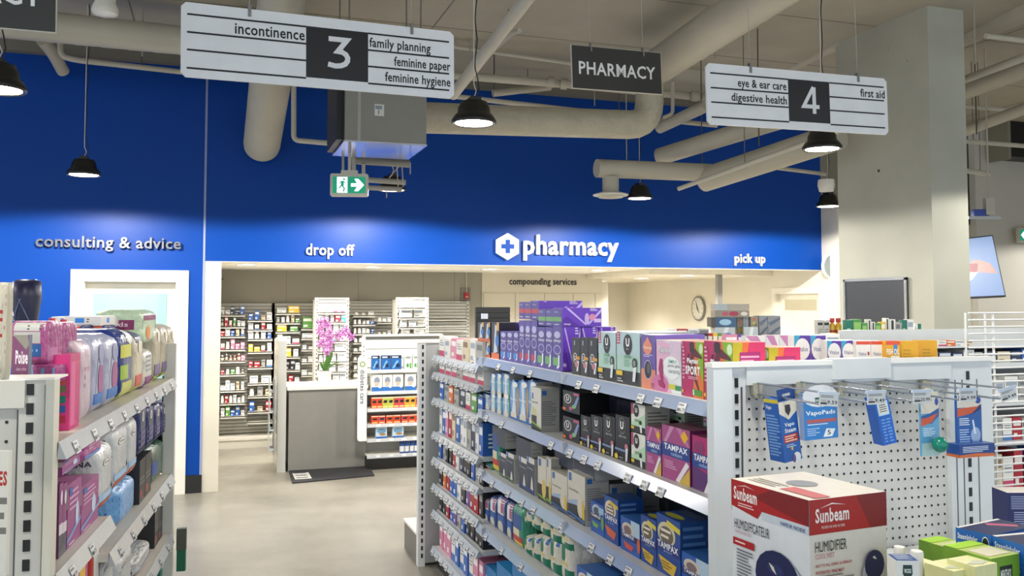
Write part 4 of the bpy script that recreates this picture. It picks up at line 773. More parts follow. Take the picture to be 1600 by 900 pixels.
# ---------------------------------------------------------------- goods kinds for the centre gondola
KINDS.update({
 'disc_blue': K_(b='#4b3f92', s='#3d3480', F=[('r', 0, .82, 1, 1, '#55499e'), ('e', .5, .88, .34, .08, '#b7b9de'), ('t', 'always', .12, .62, .9, .72, '#e6e6f6'), ('e', .5, .5, .42, .12, '#a9a9d6'), ('e', .5, .5, .34, .09, '#54499c'), ('r', .05, .12, .55, .3, '#2f7fcf'), ('p', [(.62, .3), (.74, .3), (.72, .12), (.5, .06), (.45, .1), (.62, .14)], '#e6ecf6')]),
 'disc_red': K_(b='#4b3f92', s='#3d3480', F=[('r', 0, .82, 1, 1, '#55499e'), ('e', .5, .80, .34, .08, '#b7b9de'), ('t', 'always', .12, .62, .9, .71, '#e6e6f6'), ('e', .5, .5, .42, .11, '#a9a9d6'), ('e', .5, .5, .34, .085, '#54499c'), ('r', .03, .12, .6, .26, '#b33a5c'), ('p', [(.62, .34), (.76, .34), (.74, .12), (.5, .06), (.45, .1), (.62, .14)], '#e6ecf6')]),
 'disc_green': K_(b='#4b3f92', s='#3d3480', F=[('r', 0, .86, 1, 1, '#55499e'), ('e', .5, .82, .36, .08, '#b7b9de'), ('t', 'always', .1, .63, .92, .73, '#e6e6f6'), ('e', .5, .48, .42, .11, '#a9a9d6'), ('e', .5, .48, .34, .085, '#54499c'), ('r', .0, .12, .62, .3, '#6fa867'), ('p', [(.62, .36), (.78, .36), (.76, .1), (.5, .04), (.45, .09), (.63, .13)], '#e6ecf6')]),
 'disc_red_s': K_(b='#4b3f92', s='#6a45b8', F=[('r', 0, .35, 1, .6, '#b33a4c'), ('t', 'always', .1, .78, .6, .9, '#b7b9de'), ('r', .1, .1, .7, .16, '#b7b9de')]),
 'disc_green_s': K_(b='#4b3f92', s='#6a45b8', F=[('r', 0, .3, 1, .55, '#6fa867'), ('t', 'always', .1, .76, .6, .9, '#b7b9de'), ('r', .1, .1, .7, .16, '#b7b9de')]),
 'pads_purple': K_(b='#6a45b8', t='#8468c8', s='#6b3fc0', F=[('p', [(0, 1), (.5, .5), (0, 0)], '#8a63d6')], S=[('p', [(0, 0), (.45, 0), (.12, .55), (0, .4)], '#5a2ea8'), ('p', [(.15, 1), (.62, .12), (.58, .08), (.1, .95)], '#c9b4f0'), ('p', [(.62, .12), (1, .98), (1, .8), (.68, .1)], '#c9b4f0'), ('e', .62, .42, .06, .3, '#c8b2e6'), ('e', .76, .5, .08, .18, '#e08fae'), ('r', .8, .22, .98, .42, '#d9c2f2'), ('l', .7, .82, .9, 1, 3, '#e9dcf8'), ('t', 'always', .03, .06, .2, .2, '#efe8fa')]),
 'swirl': K_(b='#1d1b2a', F=[('r', 0, 0, 1, .16, '#c8603a'), ('p', [(.3, .15), (.5, .95), (.72, .9), (.62, .55), (.8, .2)], '#b9c4dc'), ('e', .75, .5, .22, .16, '#2b74c4'), ('r', .7, .78, 1, 1, '#c9a060')]),
 'orangepurple': K_(b='#4a2a8a', s='#4a2a8a', S=[('p', [(0, 0), (1, 0), (1, .4), (.5, .55), (0, .3)], '#d06a5a'), ('p', [(.2, .1), (.5, .5), (.8, .2), (.5, .05)], '#efd9dd'), ('r', .55, .3, .85, .95, '#e9a32a')]),
 'u_black_tall': K_(b='#232328', s='#1b1b1f', F=[('e', .42, .45, .25, .14, '#e9e9ea'), ('e', .42, .45, .21, .12, '#232328'), ('t', 'U', .3, .38, .54, .52, '#f4f4f4', .03), ('r', .5, .42, 1, .5, '#d99a3c'), ('p', [(.72, .38), (.92, .38), (.78, .1), (.6, .1)], '#e4e4e8'), ('e', .6, .28, .2, .08, '#b97a86'), ('r', .3, .8, .45, .92, '#9aa0b0')]),
 'u_mint': K_(b='#b2d3c6', t='#e3e3da', s='#98a79e', F=[('r', 0, .55, 1, 1, '#b5cfd4'), ('r', 0, 0, 1, .26, '#27282c'), ('r', .02, .76, .16, 1, '#b0486c'), ('l', .04, .78, .14, .98, 4, '#f2dfe4'), ('e', .5, .76, .19, .2, '#1d1e22'), ('t', 'U', .42, .72, .58, .88, '#f5f5f5', .04), ('t', 'by', .45, .66, .55, .69, '#e0e0e0'), ('t', 'click', .34, .5, .66, .58, '#4c9a66'), ('l', .34, .34, .66, .48, 4, '#6f9f84'), ('r', .0, .16, .28, .25, '#e3bf2e'), ('l', .05, .03, .3, .12, 2, '#c9cacc'), ('e', .8, .42, .1, .1, '#2a2a2c'), ('e', .8, .42, .06, .06, '#8d9490'), ('p', [(.76, .34), (.9, .36), (.83, .08), (.72, .08)], '#dfe5e6')]),
 'sachet_purple': K_(b='#6b5aa8', s='#7a62b4', t='#8a6cc4', F=[('r', 0, 0, 1, .36, '#dc8a6c'), ('e', .46, .76, .32, .13, '#e58f6e'), ('p', [(.2, .82), (.48, .96), (.72, .82)], '#e58f6e'), ('t', 'Femme', .2, .73, .74, .79, '#f7ded2', .02), ('l', .2, .58, .8, .64, 2, '#d8cdea'), ('e', .5, .35, .28, .18, '#d8cdea'), ('e', .5, .35, .25, .165, '#2a2a30'), ('e', .55, .38, .12, .1, '#5a5a60'), ('l', .7, .03, .95, .12, 3, '#8a3a30')]),
 'gentle': K_(b='#dfe3e4', t='#d7b9ae', s='#c9a9c0', F=[('p', [(0, .0), (0, .98), (.35, .98), (.75, .9), (.55, .55), (.45, .25), (.62, 0)], '#e2b3cf'), ('e', .14, .12, .36, .2, '#c873a4'), ('r', .55, .6, 1, .98, '#d9c2d6'), ('e', .62, .48, .36, .22, '#e9eeee'), ('t', 'Playtex', .08, .72, .6, .88, '#1d2a3c', .05), ('t', 'Playtex', .085, .725, .595, .878, '#f4f4f6', .02), ('t', 'SIMPLY', .52, .57, .84, .63, '#4aa392'), ('t', 'gentle glide', .48, .48, .96, .55, '#93969c'), ('t', 'UNSCENTED', .5, .38, .95, .44, '#93969c'), ('p', [(.1, .42), (.16, .62), (.24, .64), (.3, .5), (.27, .2), (.36, .14), (.34, .06), (.12, .1), (.06, .2), (.2, .22)], '#a3285c'), ('r', .52, .08, .78, .17, '#c8c22e'), ('r', .78, .07, 1, .16, '#2f8a5a')]),
 'sport': K_(b='#b3215f', t='#e6a08a', s='#d12f62', F=[('p', [(.52, 0), (.6, 1), (1, 1), (1, 0)], '#d9702f'), ('p', [(.65, 1), (.82, .5), (1, .3), (1, 1)], '#7fb21e'), ('e', .9, .88, .09, .09, '#cfe6b8'), ('p', [(.38, .82), (.36, .96), (.44, 1.0), (.56, .97), (.6, .86), (.52, .78)], '#2b1820'), ('p', [(.3, .6), (.44, .8), (.62, .8), (.94, .7), (.95, .74), (.62, .88), (.5, .74), (.66, .62), (.58, .5), (.72, .3), (.84, .12), (.8, .1), (.6, .3), (.42, .42)], '#5a1c2a'), ('p', [(.2, .6), (.28, .78), (.34, .78), (.26, .58)], '#4a1a28'), ('t', 'Playtex', .24, .58, .78, .70, '#f4f2f4', .045), ('t', 'SPORT', .16, .40, .86, .56, '#f4f2f4', .04), ('l', .3, .32, .8, .38, 2, '#e9a9be'), ('p', [(.48, .16), (.95, .14), (.92, .03), (.5, .05)], '#4a8a2a'), ('t', '5', .52, .05, .58, .14, '#ffffff', .04), ('l', .02, .3, .14, .92, 9, '#e6a6bf'), ('r', 0, .06, .07, .12, '#e0a03c')],
    S=[('p', [(0, 0), (0, 1), (.3, 1), (.16, 0)], '#b9a81e'), ('p', [(.16, 0), (.3, 1), (.5, 1), (.34, .5), (.36, 0)], '#dd6a34'), ('r', .2, .48, .84, .84, '#a3246a'), ('l', .24, .54, .8, .8, 4, '#e6a6bf'), ('r', .12, -.0, .86, .3, '#dcd6c6'), ('l', .16, .02, .8, .26, 3, '#8c887c')]),
 'oval_pack': K_(b='#2d6cb8', s='#b8b4aa', F=[('e', .5, .5, .42, .5, '#8db3dc'), ('p', [(.3, 0), (.42, .5), (.3, .98), (.7, .98), (.58, .5), (.75, 0)], '#dfe6ea'), ('r', .2, .02, .85, .2, '#d9d2bc'), ('e', .6, .9, .3, .09, '#eef0ee'), ('t', 'liners', .15, .56, .85, .66, '#f4f6fa'), ('e', .98, .5, .08, .4, '#d2b25a')]),
 'oval_green': K_(b='#2d6cb8', s='#b8b4aa', F=[('e', .5, .5, .42, .5, '#8db3dc'), ('p', [(.3, 0), (.42, .5), (.3, .98), (.7, .98), (.58, .5), (.75, 0)], '#dfe6ea'), ('r', .2, .02, .85, .2, '#d9d2bc'), ('e', .6, .9, .3, .09, '#eef0ee'), ('t', 'liners', .15, .56, .85, .66, '#f4f6fa'), ('e', .98, .5, .08, .4, '#4fa067')]),
 'tall_pack': K_(b='#2368b4', s='#b8b4aa', F=[('e', .45, .55, .4, .5, '#76a6d8'), ('p', [(.2, .1), (.4, .5), (.3, .9), (.6, .9), (.6, .5), (.8, .15)], '#d8e2ea'), ('r', .12, .05, .8, .18, '#dfd9c6'), ('e', .62, .92, .3, .07, '#f0f2f0'), ('e', .97, .5, .1, .38, '#d2a04a'), ('t', 'liners', .1, .5, .8, .56, '#f4f6fa')]),
 'wbox_grey': K_(b='#d9d8d2', s='#a8a7a2', F=[('p', [(0, .55), (0, .0), (.55, 0), (.5, .48), (.3, .52)], '#d0cf9a'), ('r', 0, .12, .55, .34, '#35363a'), ('p', [(0, 0), (0, .16), (1, .06), (1, 0)], '#3c3d40'), ('p', [(0, .2), (1, .1), (1, .06), (0, .16)], '#8ab83c'), ('r', .06, .72, .2, .86, '#3a6cb4'), ('t', 'pads', .1, .62, .7, .68, '#6c6c6a')], S=[('r', .06, .84, .3, .95, '#2f6db4'), ('l', .05, .14, .85, .72, 12, '#77777a')]),
 'u_pink': K_(b='#232328', s='#18181b', F=[('e', .3, .62, .22, .22, '#dedee2'), ('e', .3, .62, .18, .18, '#232328'), ('t', 'U', .22, .52, .38, .74, '#f6f6f6', .04), ('p', [(.62, .3), (.9, .85), (.98, .8), (.78, .25)], '#8aa0d2'), ('e', .66, .3, .1, .09, '#7fc46a'), ('r', .66, .85, .98, .96, '#c05a86'), ('r', 0, .06, .2, .18, '#e2703a'), ('e', .5, .2, .1, .1, '#c05a86')]),
 'u_black': K_(b='#26262b', s='#1b1b1f', t='#232327', F=[('e', .48, .78, .26, .18, '#9c9a94'), ('e', .48, .78, .24, .165, '#26262b'), ('t', 'U', .36, .7, .6, .88, '#f5f5f5', .045), ('t', 'ultra thin', .28, .52, .78, .58, '#b9bcc4'), ('e', .8, .34, .12, .07, '#c77a8e'), ('p', [(.74, .3), (.92, .32), (.86, .03), (.74, .02)], '#dcdde0'), ('r', 0, .22, .72, .27, '#7f93bd'), ('e', .1, .08, .12, .06, '#e6c832'), ('l', .3, .05, .6, .1, 1, '#9a9a9c')]),
 'u_white': K_(b='#e3e6dc', s='#b9bab2', t='#8f9088', F=[('p', [(0, .3), (.4, .45), (1, .7), (1, .25), (0, .2)], '#b7dcb8'), ('r', 0, 0, 1, .22, '#202024'), ('r', 0, .62, .16, 1, '#b0486c'), ('e', .38, .76, .2, .22, '#1d1e22'), ('t', 'U', .3, .69, .46, .86, '#f5f5f5', .05), ('t', 'click', .25, .38, .6, .48, '#5a6a5a'), ('r', 0, .1, .22, .2, '#e3bf2e'), ('e', .68, .36, .1, .09, '#26262a'), ('p', [(.62, .3), (.78, .3), (.8, .02), (.68, .02)], '#e8ecec')], S=[('l', .1, .2, .9, .8, 5, '#77776f')]),
 'tx_pink': K_(b='#a84d86', s='#7a2f62', t='#8a5a6c', F=[('p', [(0, .6), (.3, 1), (.45, 1), (.1, .6)], '#c98ab4'), ('p', [(.5, 1), (.9, .7), (1, .7), (.7, 1)], '#c47aa8'), ('r', 0, .43, 1, .68, '#1c3f8f'), ('t', 'TAMPAX', .08, .55, .92, .66, '#f4f6fa', .03), ('t', 'radiant', .34, .46, .74, .53, '#a9c4ea'), ('p', [(.82, .98), (.96, .86), (.82, .74), (.68, .86)], '#e8b52a'), ('p', [(.5, .02), (.88, .42), (.98, .36), (.62, 0)], '#e9e4e8'), ('p', [(.62, 0), (1, .32), (1, 0)], '#d6b24a'), ('l', .1, .2, .55, .36, 4, '#dba6c8')]),
 'tx_magenta': K_(b='#b0246a', s='#8a1f58', t='#8a3a5a', F=[('p', [(0, 0), (0, .45), (1, .3), (1, 0)], '#5a2a6e'), ('e', .3, .78, .22, .14, '#8a2a66'), ('r', 0, .42, .9, .68, '#1c3f8f'), ('t', 'TAMPAX', .08, .54, .86, .66, '#f4f6fa', .03), ('t', 'radiant', .3, .45, .72, .52, '#a9c4ea'), ('p', [(.5, 0), (.84, .44), (.96, .38), (.7, 0)], '#e9e4e8')]),
 'dk_pads': K_(b='#363e52', s='#b9b9b6', F=[('r', 0, .84, 1, 1, '#d8d8d4'), ('r', .06, .84, .26, 1, '#3a6cb4'), ('t', 'nursing', .08, .66, .8, .72, '#c9cede'), ('p', [(.55, .08), (.62, .3), (.7, .4), (.8, .3), (.86, .1)], '#e3e2da'), ('p', [(0, .14), (1, .07), (1, .04), (0, .11)], '#8ab83c'), ('l', .06, .0, .5, .04, 1, '#aaaabb')], S=[('l', .1, .1, .9, .85, 14, '#9a9a98')]),
 'dk_blue': K_(b='#363e52', s='#b0b0ad', F=[('r', 0, .84, 1, 1, '#d8d8d4'), ('r', .06, .84, .26, 1, '#3a6cb4'), ('t', 'nursing', .08, .66, .8, .72, '#c9cede'), ('p', [(.5, .14), (.6, .4), (.66, .5), (.76, .38), (.86, .12)], '#e3e2da'), ('p', [(0, .16), (1, .07), (1, .03), (0, .12)], '#2f5fb8')], S=[('l', .1, .1, .9, .85, 14, '#9a9a98')]),
 'dark_lid': K_(b='#333b4e', s='#b4b4b0', t='#4a5264', S=[('l', .1, .3, .9, .7, 2, '#9a9a98')], T=[('r', .2, .3, .6, .6, '#5b6478')]),
 'beige_pads': K_(b='#d6d2c6', s='#b5b4ae', F=[('r', 0, 0, 1, .34, '#34353a'), ('r', .06, .8, .22, .97, '#3a6cb4'), ('t', 'bottles', .08, .6, .62, .66, '#7a7a76'), ('p', [(0, .36), (.4, .44), (.95, .52), (.9, .4), (.5, .34), (0, .3)], '#9fb6d4'), ('e', .76, .34, .2, .22, '#d9d3be'), ('p', [(.82, .5), (.98, .4), (.98, .1), (.84, .12)], '#dcb83e'), ('p', [(0, .15), (1, .08), (1, .04), (0, .11)], '#2f74c8'), ('l', .06, .02, .5, .06, 1, '#aaaabb')], S=[('r', .08, .86, .3, .96, '#2f6db4'), ('l', .08, .1, .9, .78, 14, '#8a8a88')]),
 'beige_tall': K_(b='#d6d2c6', s='#a5a49e', F=[('r', 0, 0, 1, .38, '#34353a'), ('r', .1, .8, .4, .97, '#3a6cb4'), ('e', .72, .3, .24, .22, '#dcc566'), ('p', [(0, .13), (1, .08), (1, .04), (0, .09)], '#8ab83c')], S=[('l', .1, .1, .9, .85, 14, '#8a8a88')]),
 'tx_green': K_(b='#1f57ae', s='#184a96', F=[('e', .45, .74, .34, .2, '#b9c6d2'), ('e', .45, .72, .24, .14, '#46526a'), ('r', 0, .44, .78, .62, '#14254f'), ('t', 'TAMPAX', .04, .51, .76, .6, '#f4f6fa', .03), ('p', [(.08, .36), (.6, .3), (.5, .18), (.2, .2)], '#7fb24a'), ('e', .9, .42, .1, .22, '#6fa84a'), ('r', .6, .7, 1, .9, '#9fc3e2')]),
 'tx_orange': K_(b='#1c4fa0', s='#1a4486', t='#25457c', F=[('e', .45, .72, .4, .2, '#e2d9bc'), ('e', .45, .7, .3, .15, '#8a7f6a'), ('l', .2, .6, .7, .82, 3, '#efe9da'), ('p', [(.4, .93), (1, .86), (1, .78), (.4, .85)], '#e6c43a'), ('r', 0, .4, 1, .6, '#1a3f96'), ('t', 'TAMPAX', .03, .47, .97, .58, '#f6f8fb', .03), ('t', 'pearl', .3, .4, .72, .45, '#9fbce4'), ('p', [(.05, .34), (.88, .26), (.75, .08), (.25, .14)], '#dc6a48')], S=[('l', .08, .5, .7, .95, 4, '#5f86bc')]),
 'tx_small': K_(b='#1f5cb4', s='#1f4f9a', t='#3a6fb8', F=[('r', .55, .5, 1, 1, '#b9d2e6'), ('e', .38, .68, .3, .2, '#d9cfbd'), ('e', .38, .66, .2, .13, '#8a6f74'), ('r', 0, .38, 1, .56, '#1f2f6e'), ('t', 'TAMPAX', .08, .44, .72, .55, '#f4f6fa', .03), ('p', [(.15, .3), (.7, .24), (.58, .08), (.25, .12)], '#dc5a44'), ('e', .95, .36, .08, .22, '#d96a3c')]),
 'tx_yellow': K_(b='#1b4a9a', s='#1a4684', t='#1f458c', F=[('e', .42, .7, .38, .2, '#d9d1ae'), ('e', .42, .68, .3, .15, '#6f6450'), ('l', .18, .6, .66, .8, 2, '#efe9da'), ('p', [(.45, .95), (1, .88), (1, .79), (.45, .86)], '#e2d23c'), ('r', 0, .38, 1, .56, '#20307e'), ('t', 'TAMPAX', .04, .44, .92, .55, '#f6f8fb', .035), ('t', 'pearl', .32, .38, .66, .43, '#9fbce4'), ('p', [(.08, .3), (.86, .24), (.72, .04), (.28, .08)], '#e0b83c'), ('l', .2, .1, .7, .24, 3, '#7a6420')], S=[('l', .08, .3, .8, .95, 5, '#4f7ab2')], T=[('e', .45, .25, .36, .16, '#a8a632'), ('l', .1, .6, .9, .9, 3, '#8f8f86')]),
 'wrap_navy': K_(sh='f', b='#23407e', F=[('r', .1, .55, .9, .95, '#dfe2e6'), ('r', .55, .6, .8, .98, '#b04a7e'), ('r', .05, .3, .95, .52, '#2f5fae'), ('e', .5, .2, .3, .16, '#c9c6ba')]),
 'net_green': K_(sh='f', b='#2f8f74', t='#1f7a60', F=[('r', .05, .45, .95, .8, '#27519e'), ('r', .1, .28, .7, .44, '#ded5b4'), ('r', .1, .16, .9, .28, '#c23a3a'), ('r', .1, .06, .9, .16, '#e3c23a')]),
 'lan_pack': K_(sh='f', b='#e2dfd2', t='#3c4a44', F=[('r', .06, .5, .5, .9, '#17795e'), ('p', [(.5, .5), (.62, .95), (.72, .9), (.66, .5)], '#efeade'), ('r', .72, .8, .9, .98, '#3a6cb4'), ('r', .06, .42, .7, .46, '#d9c84a'), ('r', .5, .05, .95, .36, '#17795e')]),
 'blue_deck': K_(b='#1f7ec0', t='#2f8fd0', s='#1c5fa6', F=[('r', .2, .1, .8, .4, '#e2ecf4'), ('t', 'liners', .2, .55, .8, .72, '#f6f8fb')], T=[('e', .5, .5, .3, .2, '#5aa7a0'), ('e', .6, .5, .1, .08, '#d94a7a')]),
 'vita_w': K_(b='#e9e8e6', t='#f2f0ea', s='#dcdcd8', F=[('p', [(0, 1), (.6, 1), (1, .4), (1, .1)], '#c98ab4')], S=[('l', .1, .2, .9, .8, 3, '#c6c6c2')]),
})
# goods on the long shelves. each row: kind, pixel borders, pixel y of the top, z of the base, depth, name, label, category, group
def face_row(kind, bounds, ytop, zb, dep, name, lab, cat, group=None, x=SX, h=None, gap=.96, cnt=None, dx=0, word_='from far end', odd=0):
    n = len(bounds) - 1
    for i in range(n):
        a, b = bounds[i], bounds[i + 1]; ya, yb = on_X(a, 600, x).y, on_X(b, 600, x).y
        hh = h or max(.02, on_X((a + b) / 2, ytop, x).z - zb)
        up = min([q for q in (Z1 if max(ya, yb) < YM else Z2) if q > zb + .03] + [9]) - .038; hh = min(hh, up - zb)
        kk = kind[i % len(kind)] if isinstance(kind, (list, tuple)) else kind
        lb = lab if n == 1 else f'{ORD[i]} {lab} {word_}'
        item(kk, name, (x + dx + odd * (i % 2), (ya + yb) / 2, zb + .0005), ((ya - yb) * gap, dep, hh), -math.pi / 2, lb, cat, group or (name.replace('_', ' ') + ' row' if n > 1 else None))
S1, S2, S3, S4, SD = 1.494, 1.199, .866, .554, .13
fr = face_row
fr('swirl', [746, 756, 766], 534, S1, .1, 'toothbrush_pack', 'lower dark pack with a white swirl on top shelf', 'pack', 'dark swirl packs lower row')
fr('swirl', [746, 756, 766], 504, on_X(756, 534, SX).z + .002, .1, 'toothbrush_pack', 'upper stacked dark swirl pack on top shelf', 'pack', 'dark swirl packs upper row')
fr('swirl', [767.5, 780], 504, S1, .1, 'toothbrush_pack', 'tall dark pack with white and blue swirl on top shelf', 'pack')
fr('orangepurple', [782, 796, 812], 504, S1, .12, 'gift_pack', 'purple and orange pack with yellow tag behind the blue squared boxes', 'box', x=SX + .13)
fr('disc_blue', [781.5, 791.5, 801.5, 811], 518, S1, .1, 'liner_box', 'tall purple box with a blue square', 'box', 'purple boxes with blue squares')
fr('disc_red', [811, 820, 829.5, 840], 501, S1, .1, 'liner_box', 'tall purple box with a red square', 'box', 'purple boxes with red squares')
fr('disc_green', [840, 852, 864, 878], 511, S1, .1, 'liner_box', 'tall purple box with a green square', 'box', 'purple boxes with green squares')
fr('disc_red_s', [811, 820, 831, 842], 472, on_X(828, 500, SX).z + .003, .1, 'small_liner_box', 'small purple box with a red band on the stack', 'box', 'small stacked purple boxes with red bands')
fr('disc_green_s', [841, 853, 865, 878], 483, on_X(860, 511, SX).z + .003, .1, 'small_liner_box', 'small purple box with a green band on the stack', 'box', 'small stacked purple boxes with green bands')
zz = on_X(880, 577, SX).z
def side_box(kind, px0, px1, ytop, ybot, Y, w, name, lab, cat='box'):   # a box whose long side faces the camera
    a, b = on_Y(px0, ytop, Y), on_Y(px1, ybot, Y)
    item(kind, name, (a.x, Y + w / 2, b.z), (w, b.x - a.x, a.z - b.z), -math.pi / 2, lab, cat)
Yp = on_X(879, 600, SX).y
side_box('pads_purple', 879, 907, 511, 579, Yp, .12, 'pad_box', 'purple pad box at the front under the wide purple box')
side_box('pads_purple', 907, 934, 511, 573, Yp + .01, .12, 'pad_box', 'purple pad box behind the black boxes on the top shelf')
side_box('pads_purple', 936, 962, 511, 560, Yp + .06, .12, 'pad_box', 'purple pad box half hidden behind the mint green boxes')
side_box('pads_purple', 879, 940, 481, 510, Yp, .12, 'wide_pad_box', 'wide purple box with pink leaf lying on the purple boxes')
side_box('pads_purple', 842, 910, 470, 500, on_X(842, 600, SX).y + .02, .12, 'wide_pad_box', 'wide purple box with rays behind the green banded boxes')
fr('u_black_tall', [893.5, 906.5, 919.5, 934], 528, S1, .12, 'narrow_pad_box', 'tall black box with a round white emblem on top shelf', 'box', 'tall narrow black boxes')
fr('u_mint', [935, 963.5, 1001], 519, S1, .22, 'mint_pad_box', 'mint and black box with oval emblem on the top shelf', 'box', 'mint boxes')
fr('sachet_purple', [1002, 1025], 523, S1, .2, 'sachet_box', 'purple and peach box with a dark oval on top shelf', 'box')
fr('sachet_purple', [1004, 1024], 524, S1, .18, 'sachet_box', 'purple and peach box standing behind the pink box', 'box', x=SX + .22)
fr('gentle', [1025.5, 1065.5], 532, S1, .16, 'tampon_box', 'pale pink tampon box reading gentle glide', 'box')
fr('sport', [1066, 1100, 1146.5], 534, S1, .115, 'sport_tampon_box', 'magenta and green sport tampon box on the top shelf', 'box', 'sport tampon boxes')
yb = on_X(1146.5, 600, SX).y
item('sport', 'sport_tampon_box', (SX + .125, yb + .075, S1), (.15, .115, .172), -math.pi / 2, 'sport tampon box in the second row showing its pink side', 'box')
# second shelf
x2 = [744, 755.5, 766, 775, 784.5, 796.5]
fr(['oval_pack', 'oval_pack', 'oval_green', 'oval_green', 'oval_green'], x2, 616, S2, .08, 'liner_pack', 'blue oval pack, lower row of second shelf,', 'pack', 'small blue oval packs lower row')
fr(['oval_pack', 'oval_pack', 'oval_green', 'oval_green', 'oval_green'], x2, 584, on_X(770, 617, SX).z + .003, .08, 'liner_pack', 'blue oval pack, upper row of second shelf,', 'pack', 'small blue oval packs upper row')
fr('tall_pack', [796.5, 810, 825, 839], 596, S2, .08, 'tall_liner_pack', 'tall blue pack with an orange edge on second shelf', 'pack', 'tall blue packs')
side_box('wbox_grey', 848.5, 877, 608, 677, on_X(849, 600, SX).y, .0, 'nursing_box', 'x') if 0 else None
yy0, yy1 = on_X(833.5, 600, SX - .02).y, on_X(848.5, 600, SX - .02).y
item('wbox_grey', 'nursing_box', (SX - .03, (yy0 + yy1) / 2, S2), (yy0 - yy1, on_Y(877, 600, yy1).x - SX + .02, on_Y(860, 607, yy1).z - S2), -math.pi / 2, 'white box with printed grey side jutting out on second shelf', 'box')
zc_ = on_X(895, 650, SX).z
fr('u_pink', [879, 906], 653, S2, .14, 'pad_box', 'lower black pad box with emblem and pink tab', 'box'); fr('u_pink', [879, 906], 612, zc_ + .012, .14, 'pad_box', 'upper black pad box with emblem and pink tab', 'box')
fr('u_black', [907, 923, 941.5, 961, 984], 650, S2, .3, 'black_pad_box', 'square black box with white emblem on second shelf', 'box', 'square black pad boxes')
fr('u_white', [985.5, 1008], 678, S2, .1, 'white_pad_box', 'lower white and black box beside the pink boxes', 'box'); fr('u_white', [985.5, 1008], 632, on_X(997, 678, SX).z + .004, .1, 'white_pad_box', 'upper white and black box beside the pink boxes', 'box')
fr('u_white', [1024, 1046, 1070], 633, on_X(1040, 668, SX).z - .02, .1, 'white_pad_box', 'plastic wrapped pale box behind the pink tampon boxes', 'box', 'wrapped pale boxes', x=SX + .14)
fr('u_mint', [1098, 1125], 636, S2, .1, 'mint_pad_box', 'small mint box in shade next to the end unit', 'box', x=SX + .14)
fr('tx_pink', [1008.5, 1033, 1078], 668, S2, .11, 'pink_tampon_box', 'pink tampon box with a blue name band', 'box', 'pink tampon boxes')
fr('tx_magenta', [1080, 1118], 684, S2, .11, 'magenta_tampon_box', 'magenta tampon box next to the end unit', 'box')
fr('dark_lid', [905, 925, 945, 965, 985], 625, S2, .12, 'black_pad_box', 'shaded black box in the back row of second shelf', 'box', 'back row black boxes', x=SX + .32)
# third shelf
fr('net_green', [757, 768, 780], 662, S3, .1, 'green_pack', 'green and blue soft pack at far end of third shelf', 'pack', 'green soft packs on third shelf')
fr('dk_pads', [780, 791, 803], 708, S3, .09, 'nursing_pad_box', 'navy pad box with a green stripe on third shelf', 'box', 'navy boxes with green stripe')
fr('dk_blue', [811, 823, 835], 715, S3, .08, 'nursing_pad_box', 'navy pad box with a blue stripe on third shelf', 'box', 'navy boxes with blue stripe')
def flat(kind, px0, px1, y0, y1, dep, name, lab): fr(kind, [px0, px1], y0, on_X((px0 + px1) / 2, y1, SX).z, dep, name, lab, 'box')
flat('dark_lid', 769, 790, 668, 697, .1, 'dark_carton', 'dark blue box lying on the navy green striped boxes'); flat('dark_lid', 806, 830, 686, 716, .06, 'dark_carton', 'dark blue box lying on the navy blue striped boxes')
fr('beige_tall', [840, 853.5, 861], 716, S3, .05, 'bottle_box', 'tall beige box with a green stripe on third shelf', 'box', 'tall beige boxes')
fr('beige_pads', [861, 886.5, 914], 740, S3, .11, 'bottle_box', 'large beige box with yellow bottle picture', 'box', 'large beige boxes')
zbp = on_X(887, 740, SX).z + .002
fr('dark_lid', [867, 896, 929], 700, zbp, .14, 'dark_carton', 'large dark blue carton on top of the beige boxes', 'box', 'large dark blue cartons', x=SX + .04)
fr('dark_lid', [846, 866], 700, S3, .2, 'dark_carton', 'dark blue carton behind the tall beige boxes', 'box', x=SX + .12)
KINDS['grey_side'] = K_(b='#b4b4b0', s='#a9a9a6', S=[('r', .08, .8, .3, .95, '#2f62a8'), ('l', .08, .1, .9, .7, 8, '#85858a')])
for i, (a_, b_, y0_, y1_, dy) in enumerate(((953, 990, 757, 868, .0), (991, 1031, 757, 862, .0))):
    side_box('grey_side', a_, b_, y0_, y1_, on_X(914, 600, SX).y + .004, .12, 'grey_carton', f'{ORD[i]} grey carton with a blue square behind the blue tampon boxes')
fr('tx_green', [922, 943], 786, S3, .09, 'blue_tampon_box', 'small blue tampon box with a green edge', 'box')
fr('tx_orange', [943, 965], 777, S3, .11, 'blue_tampon_box', 'tall blue tampon box with an orange trapezoid', 'box')
fr('tx_small', [968, 998.5], 812, S3, .1, 'blue_tampon_box', 'small blue tampon box with a red trapezoid', 'box')
fr('tx_yellow', [999.5, 1024, 1061.5], 808, S3, .12, 'large_tampon_box', 'large blue tampon box with a yellow trapezoid', 'box', 'blue boxes with yellow trapezoid')
fr('tx_small', [1062, 1105], 870, S3, .11, 'blue_tampon_box', 'small blue tampon box at the near end of shelf', 'box')
fr('tx_orange', [944, 964], 777, S3, .11, 'blue_tampon_box', 'back row blue tampon box with an orange trapezoid', 'box', x=SX + .125)
fr('tx_yellow', [1000, 1022, 1052], 806, S3, .12, 'large_tampon_box', 'back row large blue tampon box with yellow trapezoid', 'box', 'back row blue boxes', x=SX + .13)
fr('tx_small', [1062, 1100], 870, S3, .11, 'blue_tampon_box', 'back row small blue tampon box beside the end unit', 'box', x=SX + .125)
